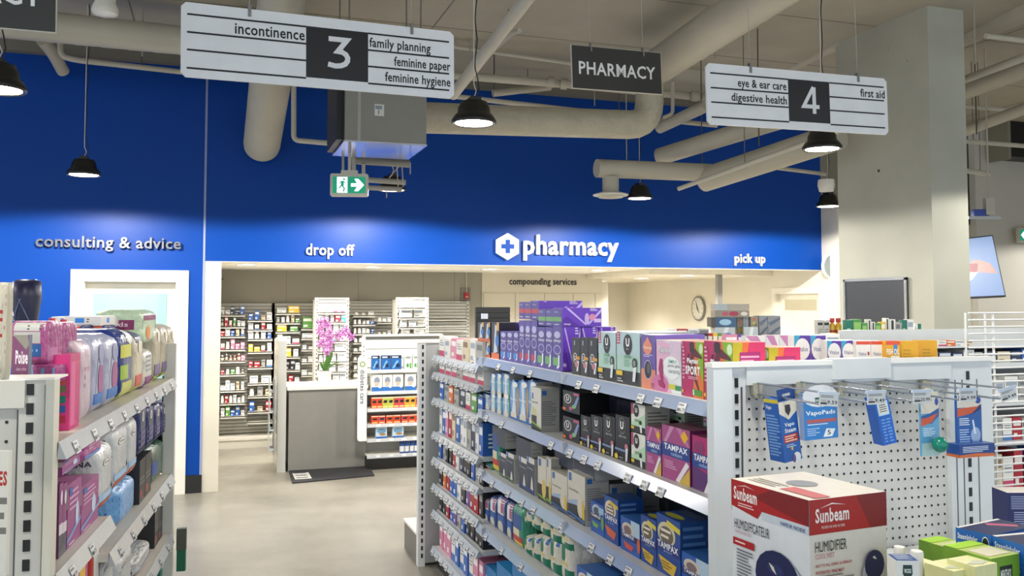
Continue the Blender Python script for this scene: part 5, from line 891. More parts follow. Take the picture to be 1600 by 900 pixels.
# fourth shelf and deck
fr('wrap_navy', [754, 764, 775, 789], 778, S4, .12, 'cotton_bag', 'navy soft pack with a pink flower on fourth shelf', 'pack', 'navy soft packs')
fr('wrap_navy', [790, 801], 786, S4, .12, 'cotton_bag', 'navy soft pack beside the green net pack', 'pack')
fr('net_green', [799, 817], 790, S4, .14, 'green_net_pack', 'green net pack with red and yellow bands on fourth shelf', 'pack')
fr('lan_pack', [817, 828, 841, 856, 873, 892], 838, S4, .3, 'breast_pad_pack', 'white and green soft pack, fourth shelf lower row,', 'pack', 'white and green soft packs lower row')
fr('lan_pack', [817, 828, 841, 856, 873, 892], 797, on_X(850, 838, SX).z - .006, .28, 'breast_pad_pack', 'white and green soft pack, fourth shelf upper row,', 'pack', 'white and green soft packs upper row')
fr('dark_lid', [894, 915], 830, S4, .2, 'dark_carton', 'dark carton in the shade on the fourth shelf', 'box', x=SX + .1)
fr('blue_deck', [756, 776, 800, 832, 862], 888, SD, .25, 'blue_pad_pack', 'bright blue pack on the bottom deck of gondola', 'pack', 'bright blue packs on the deck')
fr('tx_small', [900, 930, 960], 884, S4, .2, 'blue_tampon_box', 'blue tampon box on the fourth shelf under the rail', 'box', 'blue boxes on fourth shelf', h=.13)
# far section, many small packs
random.seed(8)
SECT = [
 (['whitetag', 'white', 'pinkbox', 'whitetag', 'creambox', 'white', 'greybox'], (.12, .14), 7, 'top'),
 (['whitetag', 'whitetag', 'whitetag', 'greybox', 'whitetag', 'whitetag'], (.085, .10), 7, 'second'),
 (['bluebox', 'greybox', 'orangebox', 'greybox', 'navybox', 'whitetag', 'greenbox'], (.10, .12), 8, 'third'),
 (['white', 'bluebox', 'pinkbox', 'redbox', 'creambox', 'bluebox', 'white', 'white', 'greybox', 'navybox'], (.17, .2), 12, 'fourth'),
 (['bluebox', 'greybox', 'blackbox', 'blackbox', 'redbox', 'white', 'navybox', 'blackbox', 'blackbox'], (.12, .145), 12, 'fifth'),
 (['blackbox', 'orangebox', 'redbox', 'bluebox', 'bluebox', 'white', 'blackbox', 'purplebox', 'redbox', 'redbox'], (.12, .15), 11, 'sixth'),
 (['blackbox', 'blackbox', 'redbox', 'bluebox', 'purplebox', 'greybox', 'bluebox', 'blackbox', 'blackbox'], (.11, .14), 11, 'seventh'),
 (['pinkbox', 'pinkbox', 'pinkbox', 'whiteblue', 'bluebox', 'whiteblue', 'bluebox', 'whiteblue'], (.17, .2), 10, 'bottom')]
for z, (kk, hr, n, nm) in zip(Z2, SECT):
    y = YF - .09; tot = 1.06; st_ = tot / n
    for i in range(n):
        k = kk[i % len(kk)]
        item(k, 'toiletry_box', (SX - .02 + random.uniform(0, .01), y - st_ * (i + .5), z - .0035), (st_ * random.uniform(.72, .92), random.uniform(.08, .2), random.uniform(*hr)), -math.pi / 2,
             f'{COLW[k]} toiletry box, {ORD[i]} from far post on {nm} narrow shelf', 'box', 'toiletries on the narrow far shelves')
# ---------------------------------------------------------------- left gondola (front faces +x), turned a few degrees
random.seed(31)
LA, LB = Vector((-.37, 2.48, 0)), Vector((-.18, 4.52, 0)); LU = (LB - LA).normalized(); LN = Vector((LU.y, -LU.x, 0)); LR = math.atan2(-LU.x, LU.y)
gl_ = empty('gondola_shelving', LA, LR, label='left gondola with a white slotted post and shelves of soft packs', cat='shelving')
# local: y along the run, x towards the aisle
LL = (LB - LA).length
MB().box(-.5, 0, .1, -.47, LL, 1.5, metd).build('back_panel', gl_)
gpw = mat('#c8c6bd', .4)
MB().box(-.02, -.03, 0, 0, .02, 1.612, mat('#d3cfc0', .35)).box(-.082, -.026, 0, -.02, .02, 1.612, gpw).build('upright', gl_)
MB().box(-.9, -.02, 0, -.082, .0, 1.55, mat('#c2c0b8', .45)).build('end_panel', gl_)
MB().box(-.9, -.034, 1.545, -.066, .06, 1.612, mat('#cfccc2', .4)).box(-.9, -.03, 1.612, .0, .1, 1.617, '#efeee9').build('top_cap', gl_)
q = MB()
for i in range(30): q.box(-.063, -.0285, 1.575 - i * .0475, -.047, -.0255, 1.603 - i * .0475, '#161616')
q.build('slot', gl_, kind='stuff')
q = MB()
for i in range(30): q.prism([(-.108 + .004 * math.cos(a * math.pi / 4), 1.51 - i * .0475 + .004 * math.sin(a * math.pi / 4)) for a in range(8)], -.0215, -.0195, '#161616')
q.build('peg_hole', gl_, kind='stuff')
q = MB().box(-.0835, -.0275, 0, -.081, -.0255, 1.54, '#3c3c40').box(-.0215, -.0315, 0, -.0205, -.0255, 1.6, '#77756d'); q.build('groove', gl_)
MB().box(-.04, LL - .02, 0, .012, LL + .02, 1.612, mat('#d9d8d2', .35)).build('upright', gl_)
q = MB()
for i in range(30): q.box(-.047, LL - .012, 1.575 - i * .0475, -.0405, LL + .0, 1.603 - i * .0475, '#1b1b1b')
q.build('slot', gl_, kind='stuff')
for z, y0, y1 in ((1.449, .01, LL - .02), (1.121, .01, LL * .32), (1.0, LL * .32, LL - .02), (.80, .01, LL * .32), (.72, LL * .32, LL - .02), (.42, .01, LL - .02)):
    s = MB().box(-.47, y0, z - .025, 0, y1, z, mat('#cfcac0', .4)).build('shelf', gl_)
    MB().add([(.003, y0, z + .004), (.003, y1, z + .004), (.022, y1, z - .04), (.022, y0, z - .04), (0, y0, z - .04), (0, y1, z - .04)], [(0, 1, 2, 3), (3, 2, 5, 4), (0, 3, 4), (1, 5, 2)], mat('#bcc0c4', .2)).build('price_rail', s)
    for k in range(int((y1 - y0) / .22)):
        o = price_tag(s, y0 + .12 + k * .22, z - .042, .0245); o.scale = (-1, -1, 1)
MB().box(-.47, 0, 0, -.02, LL, .12, '#2a2a2c').build('base_kick', gl_)
t = MB().box(-.02, 0, 0, .02, .03, .16, '#1c6b50').box(-.022, -.002, .1, .022, .028, .2, '#55584f').build('side_tag_holder', gl_, loc=(.045, LL + .03, .53))
PK = 'soft pack'
KINDS.update({
 'hotpink': K_(b='#c2246e', s='#d0367e', t='#e05a90', F=[('r', .1, .05, .5, .9, '#d85a96')], S=[('r', .2, .62, .8, .8, '#c8552e'), ('r', .2, .5, .8, .6, '#6a7048'), ('r', .2, .36, .8, .46, '#0f7a6a'), ('r', .2, .24, .8, .33, '#2a5ca6'), ('r', .2, .1, .8, .2, '#b02a46')]),
 'nobaby': K_(sh='f', b='#c2adb8', t='#4a2590', F=[('p', [(0, 0), (0, .9), (.6, .8), (.8, 0)], '#1b2166'), ('l', .3, .4, .9, .7, 3, '#b886a6')], S=[('e', .5, .72, .26, .07, '#2c2c30'), ('e', .5, .72, .2, .055, '#e0d6da'), ('l', .3, .3, .7, .6, 3, '#8a4a86'), ('r', .1, .1, .8, .22, '#cfa0b4')]),
 'graph': K_(sh='f', b='#a5a8c0', t='#c4c5d0', F=[('p', [(0, .3), (.15, 1), (.35, .7), (.2, .2)], '#1b2166'), ('e', .6, .42, .22, .2, '#9c4f86'), ('e', .6, .75, .22, .12, '#8d8fb6'), ('r', 0, .14, 1, .27, '#2f6cb4'), ('l', .1, .02, .9, .12, 3, '#9aa0ac')]),
 'navyfit': K_(sh='f', b='#17307a', t='#14286a', F=[('r', .1, .6, .7, .78, '#c9c84a'), ('r', .1, .3, .5, .5, '#98b43c'), ('r', 0, 0, 1, .26, '#c2c46a'), ('e', .6, .88, .18, .1, '#e6e6ea'), ('t', 'fit', .12, .82, .45, .92, '#e6e6ea')]),
 'beigeorange': K_(sh='f', b='#c9bfa6', t='#2c3c6e', F=[('r', 0, .82, 1, 1, '#3a4668'), ('e', .5, .76, .2, .12, '#dcd6c6'), ('r', 0, .12, 1, .3, '#c8604a'), ('r', 0, 0, 1, .12, '#b7bf5a')]),
 'greypurple': K_(sh='f', b='#c6c4bc', t='#b0b0a8', F=[('r', 0, 0, 1, .3, '#7a2a72'), ('l', .2, .4, .8, .85, 4, '#8a8a92')]),
 'beigenavy': K_(sh='f', b='#ada58e', t='#9aa04e', F=[('p', [(0, 0), (0, 1), (.3, .9), (.1, 0)], '#14245e'), ('e', .55, .78, .16, .09, '#e2dccc'), ('r', .15, .14, 1, .32, '#6a5a86'), ('r', .15, 0, 1, .13, '#a8b44a')]),
 'greenflat': K_(sh='f', b='#b6ccae', t='#bcd2b2', S=[('r', 0, .45, .96, .72, '#7a2458'), ('l', .3, .1, .8, .35, 2, '#6a7a66'), ('t', 'pads', .3, .5, .7, .66, '#dfc6d6')], F=[('p', [(0, 0), (0, .5), (.9, .3), (.8, 0)], '#6a9a1e'), ('e', .3, .35, .12, .2, '#d9822a'), ('r', .1, .7, .9, .85, '#7a2458')]),
 'purplebag': K_(sh='f', b='#a8508e', t='#cf8fb4', F=[('r', .1, .1, .9, .25, '#5f8fd0'), ('l', .2, .4, .9, .8, 4, '#d6a6ca')], S=[('r', 0, .7, 1, 1, '#c9cac6'), ('r', .05, .5, .9, .68, '#bdbdb8'), ('r', .2, .3, .6, .48, '#2a5f9e')]),
 'purplebox2': K_(b='#9c4a86', s='#96427e', t='#b878a4', F=[('p', [(0, .08), (1, .3), (1, .36), (0, .14)], '#7fa6e0'), ('e', .7, .45, .12, .2, '#c9d6ea'), ('l', .1, .55, .8, .9, 4, '#d0a0c4'), ('r', .08, .82, .3, .93, '#2a62a8'), ('l', .1, .02, .5, .08, 1, '#e0c6dc')], S=[('r', 0, .62, 1, 1, '#b9b7ae'), ('l', .1, .7, .9, .95, 2, '#55554f'), ('r', .55, .2, .9, .5, '#2a62a8')]),
 'greythin': K_(b='#8a3f78', s='#6a3060', F=[('r', 0, 0, 1, .3, '#5a5a62'), ('r', 0, .3, 1, .45, '#e0d6dc'), ('e', .5, .8, .3, .1, '#e0cfdc')]),
 'tena': K_(sh='f', b='#c6c8c8', t='#b4bac2', seal='#cfd6de', F=[('p', [(.55, 1), (.85, .85), (.95, .5), (1, .5), (1, 1)], '#2f78c4'), ('e', .42, .72, .2, .05, '#8c8c86'), ('e', .42, .72, .18, .043, '#e4e2dc'), ('t', 'TENA', .28, .705, .58, .735, '#3a3a3c', .03), ('r', 0, .03, 1, .16, '#c9563a'), ('r', .1, .18, .9, .28, '#a9c6e4'), ('t', 'liners', .3, .06, .7, .12, '#f2d9d0')], S=[('r', .3, .03, 1, .16, '#c9563a'), ('p', [(.6, .2), (.75, .5), (.95, .55), (1, .2)], '#2f78c4'), ('t', 'TENA', .55, .72, .9, .8, '#3a3a3c', .02), ('l', .05, .1, .3, .9, 5, '#55565e'), ('r', .38, .05, .42, .95, '#2c2e36'), ('r', .55, .05, .58, .95, '#3c3e46'), ('e', .15, .3, .16, .1, '#2060a8')]),
 'navybag': K_(sh='f', b='#2a3260', t='#1c2456', F=[('e', .4, .72, .13, .09, '#dcd8d0'), ('e', .4, .72, .08, .06, '#8c8a9c'), ('l', .2, .2, .9, .5, 3, '#6a5f92'), ('r', .0, .02, .8, .16, '#3c4468')]),
 'greenbag': K_(sh='f', b='#1f4a3a', t='#2c3c30', F=[('p', [(.4, 0), (.5, .9), (.8, .9), (.7, 0)], '#5a9a2a'), ('r', .1, .3, .4, .6, '#254a9a')]),
 'blackbag': K_(b='#232326', s='#2e2e30', F=[('l', .1, .4, .9, .6, 2, '#77777a'), ('e', .3, .2, .2, .1, '#b04a40')]),
 'tealbox2': K_(b='#2a8a78', s='#1f7a6a', t='#36907e', F=[('l', .1, .5, .9, .9, 2, '#bfe0d6'), ('r', 0, 0, 1, .4, '#e6e6e0')]),
 'bluebag': K_(sh='f', b='#6fa6dc', t='#8fbce6', F=[('l', .1, .3, .9, .8, 3, '#3a78c0')], S=[('l', .1, .3, .9, .8, 3, '#3a78c0')]),
 'redstrip': K_(sh='f', b='#d6d6d2', t='#9a9a96', S=[('r', .0, .0, .2, 1, '#b0301e'), ('r', .3, .35, .9, .7, '#8d8f92'), ('l', .3, .72, .9, .95, 5, '#55565e')], F=[('r', 0, 0, .3, 1, '#b0301e')]),
 'pinkflow': K_(b='#b8568e', s='#c06a9c', t='#cf8fb4', F=[('p', [(.3, .5), (.8, .6), (.8, .95), (.4, .9)], '#e8b82a'), ('l', .1, .05, .6, .4, 3, '#e6c4da')], S=[('l', .2, .2, .8, .8, 3, '#e6c4da')]),
 'whiteclip': K_(b='#e8e5de', s='#e2dfd7', t='#f2f0ea', S=[('r', .44, .3, .6, .8, '#3a8ae6')], F=[('r', .3, .3, .55, .8, '#3a8ae6'), ('l', .62, .3, .7, .8, 2, '#44444a')]),
})
def lrow(kind, bounds, ytop, zb, dep, name, lab, cat='pack', group=None, back=.03, h=None):
    n = len(bounds) - 1; p0 = LA - LN * back
    for i in range(n):
        a, b = on_plane(bounds[i], 600, p0, LN), on_plane(bounds[i + 1], 600, p0, LN); c = (a + b) / 2
        hh = h or on_plane((bounds[i] + bounds[i + 1]) / 2, ytop, p0, LN).z - zb
        ly = (c - LA).dot(LU); sh = (.42, .8, 1.121, 1.449) if ly < LL * .32 else (.42, .72, 1.0, 1.449)
        up = min([q for q in sh if q > zb + .02] + [9]) - .034; hh = min(hh, up - zb)
        lb = lab if n == 1 else f'{ORD[i]} {lab} from near post'
        item(kind, name, (c.x, c.y, zb + .0005), ((b - a).length * .95, dep, hh), math.pi / 2 + LR, lb, cat, group or (f'{name.replace("_", " ")} row' if n > 1 else None))
T1, T2, T3, T4, T5 = 1.449, 1.121, 1.0, .80, .72
lrow('hotpink', [109, 125], 553, T1, .05, 'pad_box', 'hot pink box with colour squares next to the left post', 'box')
lrow('nobaby', [126, 145], 532, T1, .13, 'diaper_pack', 'pale pack with a crossed circle symbol and purple top')
lrow('graph', [145, 165, 188], 522, T1, .24, 'diaper_pack', 'silvery pack with purple prints', group='silvery purple packs')
lrow('navyfit', [188, 210], 514, T1, .28, 'diaper_pack', 'navy soft pack with yellow green patches on left gondola')
lrow('beigeorange', [210, 225], 518, T1, .28, 'diaper_pack', 'beige soft pack with an orange band on left gondola')
lrow('greypurple', [225, 240], 544, T1, .28, 'diaper_pack', 'grey soft pack with a purple foot on left gondola')
lrow('beigenavy', [240, 252, 263, 273], 507, T1, .28, 'diaper_pack', 'beige soft pack with navy edge', group='beige and navy soft packs')
lrow('greenflat', [222, 246], 484, on_plane(232, 543, LA, LN).z, .2, 'diaper_pack', 'pale green and purple pack lying on top of the row', back=.04)
def cam_box(kind, px0, px1, y0, y1, zc, dep, name, lab, cat='box', rz=None, group=None, zb_=None):    # a pack whose front faces the camera side
    a, b = P(px0, y1, zc), P(px1, y1, zc); top = P((px0 + px1) / 2, y0, zc)
    zb_ = a.z if zb_ is None else zb_ + .0005
    return item(kind, name, ((a.x + b.x) / 2, (a.y + b.y) / 2, zb_), ((b - a).length, dep, top.z - zb_), -YAW if rz is None else rz, lab, cat, group)
KINDS['poise'] = K_(b='#7a4668', s='#6f7d90', t='#8a7a72', F=[('p', [(0, .2), (0, 1), (.9, 1), (1, .78)], '#8f8a7e'), ('p', [(0, 0), (0, .98), (.15, .95), (1, .6), (1, 0)], '#7a4668'), ('t', 'Poise', .2, .36, .94, .66, '#f2e6ee', .03), ('t', 'ultra thin', .25, .22, .85, .29, '#c9a9bf'), ('t', 'pads', .4, .08, .7, .15, '#c9a9bf')])
KINDS['pinkwhite'] = K_(sh='f', b='#a64d86', t='#e08fba', F=[('r', 0, .78, .93, .97, '#c9c9c2'), ('r', .0, .5, .98, .76, '#bcbcb6'), ('l', .5, .79, .86, .93, 2, '#44444a'), ('r', .55, .2, .86, .48, '#2a5f9e'), ('l', .58, .28, .8, .4, 1, '#8fb4dc')], S=[('r', .1, .1, .6, .4, '#b878a4')])
KINDS['pinklow'] = K_(sh='f', b='#a64d86', t='#b8609a', F=[('r', .38, .25, .5, .8, '#6f93c4'), ('r', .78, .25, .86, .8, '#6f93c4'), ('r', .04, .1, .1, .7, '#6f93c4')])
KINDS['chips'] = K_(sh='f', b='#c9c0aa', t='#b0302a', F=[('r', 0, .0, .6, 1, '#a01e1e'), ('r', .0, .2, .55, .4, '#dcd0c0'), ('l', .65, .25, .95, .9, 8, '#a8302a')])
zp = 1.449
cam_box('pinklow', 47, 91, 570, 597, 2.42, .06, 'pad_pack', 'lower pink soft pack behind the white post cap', 'pack')
cam_box('pinkwhite', 10, 72, 502, 571, 2.42, .1, 'pad_pack', 'large pink and white soft pack at far left', 'pack')
cam_box('pinkwhite', 60, 96, 504, 569, 2.55, .1, 'pad_pack', 'second pink and white soft pack behind the large one', 'pack')
cam_box('poise', 18, 44, 523, 595, 2.34, .015, 'liner_box', 'mauve box with a white script name at far left', 'box')
cam_box('chips', -40, 8, 441, 594, 2.05, .03, 'snack_bag', 'red and white soft bag cut by the left picture edge', 'bag')
cam_box('whiteclip', 80, 128, 495, 508, 3.5, .12, 'bandage_box', 'long white box with a blue square on left gondola', 'box')
cam_box('whiteclip', 100, 157, 494, 509, 3.4, .12, 'bandage_box', 'front long white box with a blue square and figure', 'box')
cam_box('whiteclip', 158, 182, 495, 509, 3.6, .12, 'bandage_box', 'short white box with a blue square behind green pack', 'box')
KINDS['navytop'] = K_(sh='f', b='#152a6e', t='#7a3a5a', F=[('r', 0, .4, 1, .62, '#c9bb6a'), ('r', .1, .75, .9, .95, '#c9553a')])
cam_box('navytop', 100, 126, 508, 530, 3.3, .12, 'diaper_pack', 'navy pack lying behind the silvery packs', 'pack'); cam_box('navytop', 126, 162, 508, 526, 3.4, .12, 'diaper_pack', 'navy and yellow pack lying under the white boxes', 'pack')
KINDS['redcap'] = K_(sh='o', b='#3f86c8', c='#a81e34', cap=.4, p=[(.45, 0), (.5, .05), (.48, .5), (.4, .6)], l='#5fa0d8')
for i, (a_, y0) in enumerate(((77, 497), (95, 499))): cam_box('redcap', a_ - 6, a_ + 6, y0, 530, 3.1, .035, 'detergent_bottle', f'{ORD[i]} blue bottle with a red cap behind pink packs', 'bottle')
# navy tapered stand and the cut letters behind it
t = empty('display_stand', P(41, 503, 3.9), -YAW, label='navy tapered display column with crossed grey lines', cat='display'); nv = mat('#11143a', .4); s = 21 * 3.9 / F_PX; H_ = 66 * 3.9 / F_PX
MB().lathe([(s * .72, -.1), (s * .78, .0), (s, H_ * .6), (s * .95, H_ * .95), (s * .6, H_)], nv, 4 * 5).build('column', t)
for a_ in (1, -1): MB().tube([(a_ * s * .85, -s * .4, H_ * .86), (0, -s * 1.0, H_ * .5), (-a_ * s * .6, -s * .72, H_ * .02)], .0025, '#5a5f86', 6).build('line', t)
word('wall_lettering', 'ly', 13, 502, 29, 482, YW - .03, mat('#eef2f6', .4), .028, 'white letters ly low on the blue wall at far left', .02)
# second shelf of the left gondola
lrow('greythin', [97, 103, 109], 752, T2, .2, 'thin_pad_box', 'thin mauve box on the second left shelf', 'box')
lrow('purplebox2', [110, 131, 158], 748, T2, .2, 'mauve_box', 'mauve box with a blue stripe on second left shelf', 'box', 'lower mauve boxes')
lrow('purplebox2', [100, 128], 712, on_plane(115, 746, LA, LN).z + .004, .24, 'mauve_box', 'mauve box with a white band stacked on the others', 'box')
lrow('purplebag', [134, 166], 672, T2 + .2, .18, 'mauve_pack', 'mauve soft pack tucked under the upper left shelf')
lrow('tena', [158, 182], 690, T2 + .0, .24, 'pad_bag', 'front white soft pack with blue swoosh and orange foot')
lrow('tena', [181, 205], 658, 1.142, .24, 'pad_bag', 'second white soft pack with blue swoosh and orange foot')
lrow('tena', [204, 218], 648, 1.142, .24, 'pad_bag', 'third white soft pack leaning under the upper shelf')
lrow('navybag', [219, 232, 244, 254, 263, 272], 625, T3 + .178, .3, 'diaper_pack', 'shiny navy pack under the upper left shelf', group='shiny navy packs')
lrow('greenbag', [239, 261], 703, T3, .2, 'garbage_bag_pack', 'dark green soft pack on the far left shelf', h=.172)
lrow('blackbag', [221, 230, 239], 725, T3, .1, 'black_box', 'flat black box beside the dark green pack', 'box', h=.172)
lrow('blackbag', [261, 271], 725, T3, .1, 'black_box', 'black box between the dark green pack and far post', 'box', h=.172)
lrow('tena', [164, 188], 815, T4, .26, 'large_pad_bag', 'largest white soft pack low on the left shelf')
lrow('bluebag', [190, 218], 768, T3, .24, 'blue_bag', 'light blue clear bag under the white soft packs', h=.14)
lrow('tena', [191, 216], 850, T5, .26, 'large_pad_bag', 'white soft pack with orange foot under the light blue bag')
lrow('redstrip', [146, 166], 822, T4, .22, 'pad_bag', 'soft pack with a red strip low on the left')
lrow('pinkflow', [122, 144], 858, T4, .2, 'pad_pack', 'pink pack with a yellow sticker at lower left', 'pack')
lrow('tena', [218, 243], 852, T5, .2, 'pad_bag', 'small white soft pack at the bottom of left gondola')
lrow('blackbag', [246, 252, 258], 790, T5, .1, 'black_box', 'flat black box on the lower far left shelf', 'box')
lrow('tealbox2', [256, 271], 833, .42, .1, 'teal_box', 'teal and white box low beside the far left post', 'box')
KINDS['es_box'] = K_(b='#dcd8cc', F=[('t', 'ES', .78, .72, .97, .84, '#b02a22', .04), ('l', .8, .3, .98, .66, 3, '#77756c')])
cam_box('es_box', -60, 9, 705, 900, 1.95, .012, 'white_box', 'white box with red letters ES at the left edge', 'box')
# ---------------------------------------------------------------- top of the centre gondola, other side
TZ = 1.594; gz = 1.60
gt = empty('rear_gondola_side', (2.2, 3.4, 0), label='rear side of the centre gondola carrying the purple vitamin boxes', cat='shelving')
MB().box(-.21, -1.02, TZ - .014, .34, .55, TZ, met).build('top_shelf', gt); MB().box(-.2, -1.02, 0, .3, .55, .14, '#2a2a2c').build('base_kick', gt)
MB().box(-.19, -1.0, .14, -.15, .55, TZ - .02, metd).build('back_panel', gt)
KINDS.update({
 'vita': K_(b='#5a3a9e', t='#f0eee8', s='#e6e4dc', F=[('e', .5, .52, .46, .38, '#eceae6'), ('t', 'Vitalux', .16, .44, .84, .6, '#4a4a8a', .01), ('p', [(0, 1), (.4, 1), (0, .6)], '#3fa0c8'), ('l', .2, .08, .8, .18, 1, '#c9bde6')]),
 'vitaw': K_(b='#eceae6', t='#f4f2ec', s='#e6e4dc', F=[('r', 0, .86, 1, 1, '#d9553a'), ('t', 'Vitalux', .14, .42, .7, .56, '#6a6a9a', .01), ('e', .84, .5, .07, .08, '#c23a4a'), ('l', .2, .1, .8, .3, 2, '#c9c6c0')]),
 'goldbox': K_(b='#dfa51e', t='#e6b84a', s='#d89c1c', F=[('l', .2, .3, .8, .7, 3, '#b8932a'), ('r', .4, .0, 1, .12, '#c8553a')]),
 'goldlogo': K_(b='#dfa51e', t='#d9603a', F=[('r', 0, .85, 1, 1, '#d9553a'), ('r', .35, .0, .95, .42, '#f0efe9'), ('r', .55, .5, .8, .86, '#3a7fd0'), ('t', 'FISH OIL', .06, .46, .94, .7, '#f4ead0', .03)]),
})
def top_row(kinds, bounds, y0, y1, zc, dep, name, lab, cat='box', group=None):
    zq = TZ if zc < 3.45 else (gz if 5 <= zc and y1 > 518 else None)
    for i in range(len(bounds) - 1):
        cam_box(kinds[i % len(kinds)], bounds[i] + .3, bounds[i + 1] - .3, y0[i] if isinstance(y0, list) else y0, y1, zc, dep, name, lab if len(bounds) == 2 else f'{ORD[i]} {lab} from the left', cat, group=group, zb_=zq)
top_row(['vita'], [1241, 1267, 1291], 524, 555, 3.05, .07, 'vitamin_box', 'larger purple vitamin box with a white oval', group='larger purple vitamin boxes')
top_row(['vita'], [1292.5, 1315, 1337.5], 532, 558, 2.98, .06, 'vitamin_box', 'smaller purple vitamin box with a white oval', group='smaller purple vitamin boxes')
top_row(['vitaw'], [1338, 1361, 1384], 533, 560, 2.95, .06, 'vitamin_box', 'white vitamin box with an orange edge', group='white vitamin boxes')
top_row(['goldlogo'], [1384, 1407], 533, 560, 2.92, .06, 'fish_oil_box', 'golden box with a blue tab beside the white vitamin boxes')
top_row(['goldbox'], [1406, 1434], 533, 559, 2.93, .05, 'gold_box', 'larger plain golden box on the end unit top'); top_row(['goldbox'], [1435.5, 1465], 532, 558, 2.98, .05, 'gold_box', 'plain golden box nearest the wire rack')
top_row(['vita_w'], [1165, 1197], 525, 560, 3.3, .06, 'white_carton', 'white carton with a pink corner behind the sport boxes'); top_row(['vita_w'], [1197, 1218], 524, 560, 3.32, .06, 'pink_carton', 'pink and white carton left of the purple vitamin boxes'); top_row(['vita_w'], [1218, 1241], 524, 560, 3.34, .06, 'white_carton', 'plain white carton touching the purple vitamin boxes')
top_row(['white', 'whitetag'], [1291, 1312], 522, 532, 3.4, .07, 'white_carton', 'flat white carton behind the smaller vitamin boxes')
top_row(['navybox', 'blackbox', 'redbox', 'yellowbox', 'greenbox', 'greybox', 'bluebox'], [1088, 1097, 1106, 1114, 1122, 1129, 1136, 1143], 521, 550, 3.7, .06, 'small_carton', 'small dark coloured carton behind the sport boxes', group='small dark cartons behind sport boxes')
top_row(['pinkbox', 'purplebox', 'greybox'], [1133, 1153, 1163, 1172], 523, 550, 3.6, .06, 'small_carton', 'pink or purple carton behind the sport boxes', group='pink cartons behind sport boxes')
top_row(['whitetag', 'redbox', 'white', 'greybox'], [1045, 1058, 1075, 1092, 1108], 514, 530, 4.2, .06, 'small_carton', 'tiny pale carton above the pale pink box', group='tiny cartons beyond the pale pink box')
# ---------------------------------------------------------------- gondola in the next aisle
g2 = empty('gondola_shelving', (3.3, 4.9, 0), label='gondola in the next aisle with tissue boxes on its top', cat='shelving')
MB().box(-.62, -.9, gz - .02, .62, 1.1, gz, '#e6e4de').build('top_shelf', g2); MB().box(-.05, -.9, .1, .05, 1.1, gz - .02, met).build('back_panel', g2); MB().box(-.6, -.9, 0, .6, 1.1, .12, '#2a2a2c').build('base_kick', g2)
for z in (.4, .7, 1.0, 1.3): MB().box(-.5, -.9, z, -.05, 1.1, z + .02, met).build('shelf', g2)
for z in (.4, .7, 1.0, 1.3): MB().box(.05, -.9, z, .5, 1.1, z + .02, met).build('shelf', g2)
KINDS.update({
 'tis_dark': K_(b='#55504a', s='#4b463f', t='#6a655c', F=[('r', .18, 0, 1, 1, '#3f5f80'), ('e', .56, .5, .24, .32, '#9fc6dc')]),
 'tis_light': K_(b='#bcc4c8', s='#a29d90', F=[('p', [(.3, 0), (.5, 1), (.7, 1), (.55, 0)], '#dfe6ea')]),
 'tis_floral': K_(b='#8f897c', s='#8f897c', F=[('e', .3, .5, .1, .3, '#b8566a'), ('e', .55, .5, .14, .35, '#a83a56'), ('e', .85, .5, .1, .3, '#d9d0c6')]),
 'tis_grey': K_(b='#a8a294', s='#9c968a', F=[('r', .0, .0, .36, 1, '#a9b2b8')]),
 'tis_marble': K_(b='#8b8d92', s='#a09c92', k='', F=[('p', [(0, .7), (1, .95), (1, .85), (.2, .55)], '#5f6a80'), ('p', [(0, .2), (.6, .45), (1, .55), (1, .45), (.2, .1)], '#5a6478'), ('e', .5, .08, .3, .06, '#a8566a')]),
 'tis_dot': K_(b='#8f8a7c', s='#7f7a6e', F=[('e', .5, .75, .2, .12, '#c2603a'), ('e', .4, .4, .2, .1, '#c9b02a'), ('e', .7, .2, .15, .1, '#5a6a3a')]),
 'greyspray': K_(b='#b9b9b6', s='#aaaaa6', F=[('r', .1, .72, .9, .86, '#232323'), ('l', .2, .2, .8, .55, 3, '#8a8a88')]),
 'yellowbott': K_(sh='o', b='#d9a82e', c='#b01f2c', cap=.38, l='#e0b64a', l2='#b0463a'),
 'tube_w': K_(b='#e4e2dc', F=[('r', .3, .3, .7, .95, '#2c2c30'), ('r', 0, 0, 1, .2, '#b04a52')]),
 'carton_g': K_(b='#4f9448', t='#7ab84e', F=[('r', .1, .5, .9, .85, '#8cc06a'), ('l', .15, .15, .85, .4, 3, '#d9e6c8')]),
 'teal_s': K_(b='#14705e', F=[('l', .15, .2, .85, .6, 3, '#b9d6cc')]),
})
zt2 = 5.1
def trow(*a, **k): top_row(*a, **k)
trow(['tis_light'], [1117, 1149], 511.5, 522, zt2, .11, 'tissue_box', 'pale tissue box at the bottom of the tissue stack')
trow(['tis_dark'], [1111, 1151], 496, 511, zt2, .11, 'tissue_box', 'dark tissue box with a pale blue oval')
trow(['tis_floral'], [1117, 1171], 485, 495.5, zt2, .11, 'tissue_box', 'floral tissue box on the dark tissue box')
trow(['tis_grey'], [1117, 1171], 475, 484.5, zt2, .11, 'tissue_box', 'plain grey tissue box on top of the stack')
trow(['tis_dot', 'tis_light'], [1152, 1161, 1173], 495.5, 522, zt2 + .05, .11, 'tissue_box', 'upright tissue box beside the dark tissue box', group='upright tissue boxes'); trow(['tis_dot'], [1173, 1185], 495, 511, zt2, .11, 'tissue_box', 'spotted tissue box in the middle of the row'); trow(['tis_light'], [1162, 1185], 511, 522, zt2 - .02, .11, 'tissue_box', 'pale tissue box below the spotted one')
trow(['tis_marble'], [1186, 1200, 1220], 493.5, 521, zt2, .12, 'tissue_box', 'tall marbled blue grey tissue box', group='marbled tissue boxes')
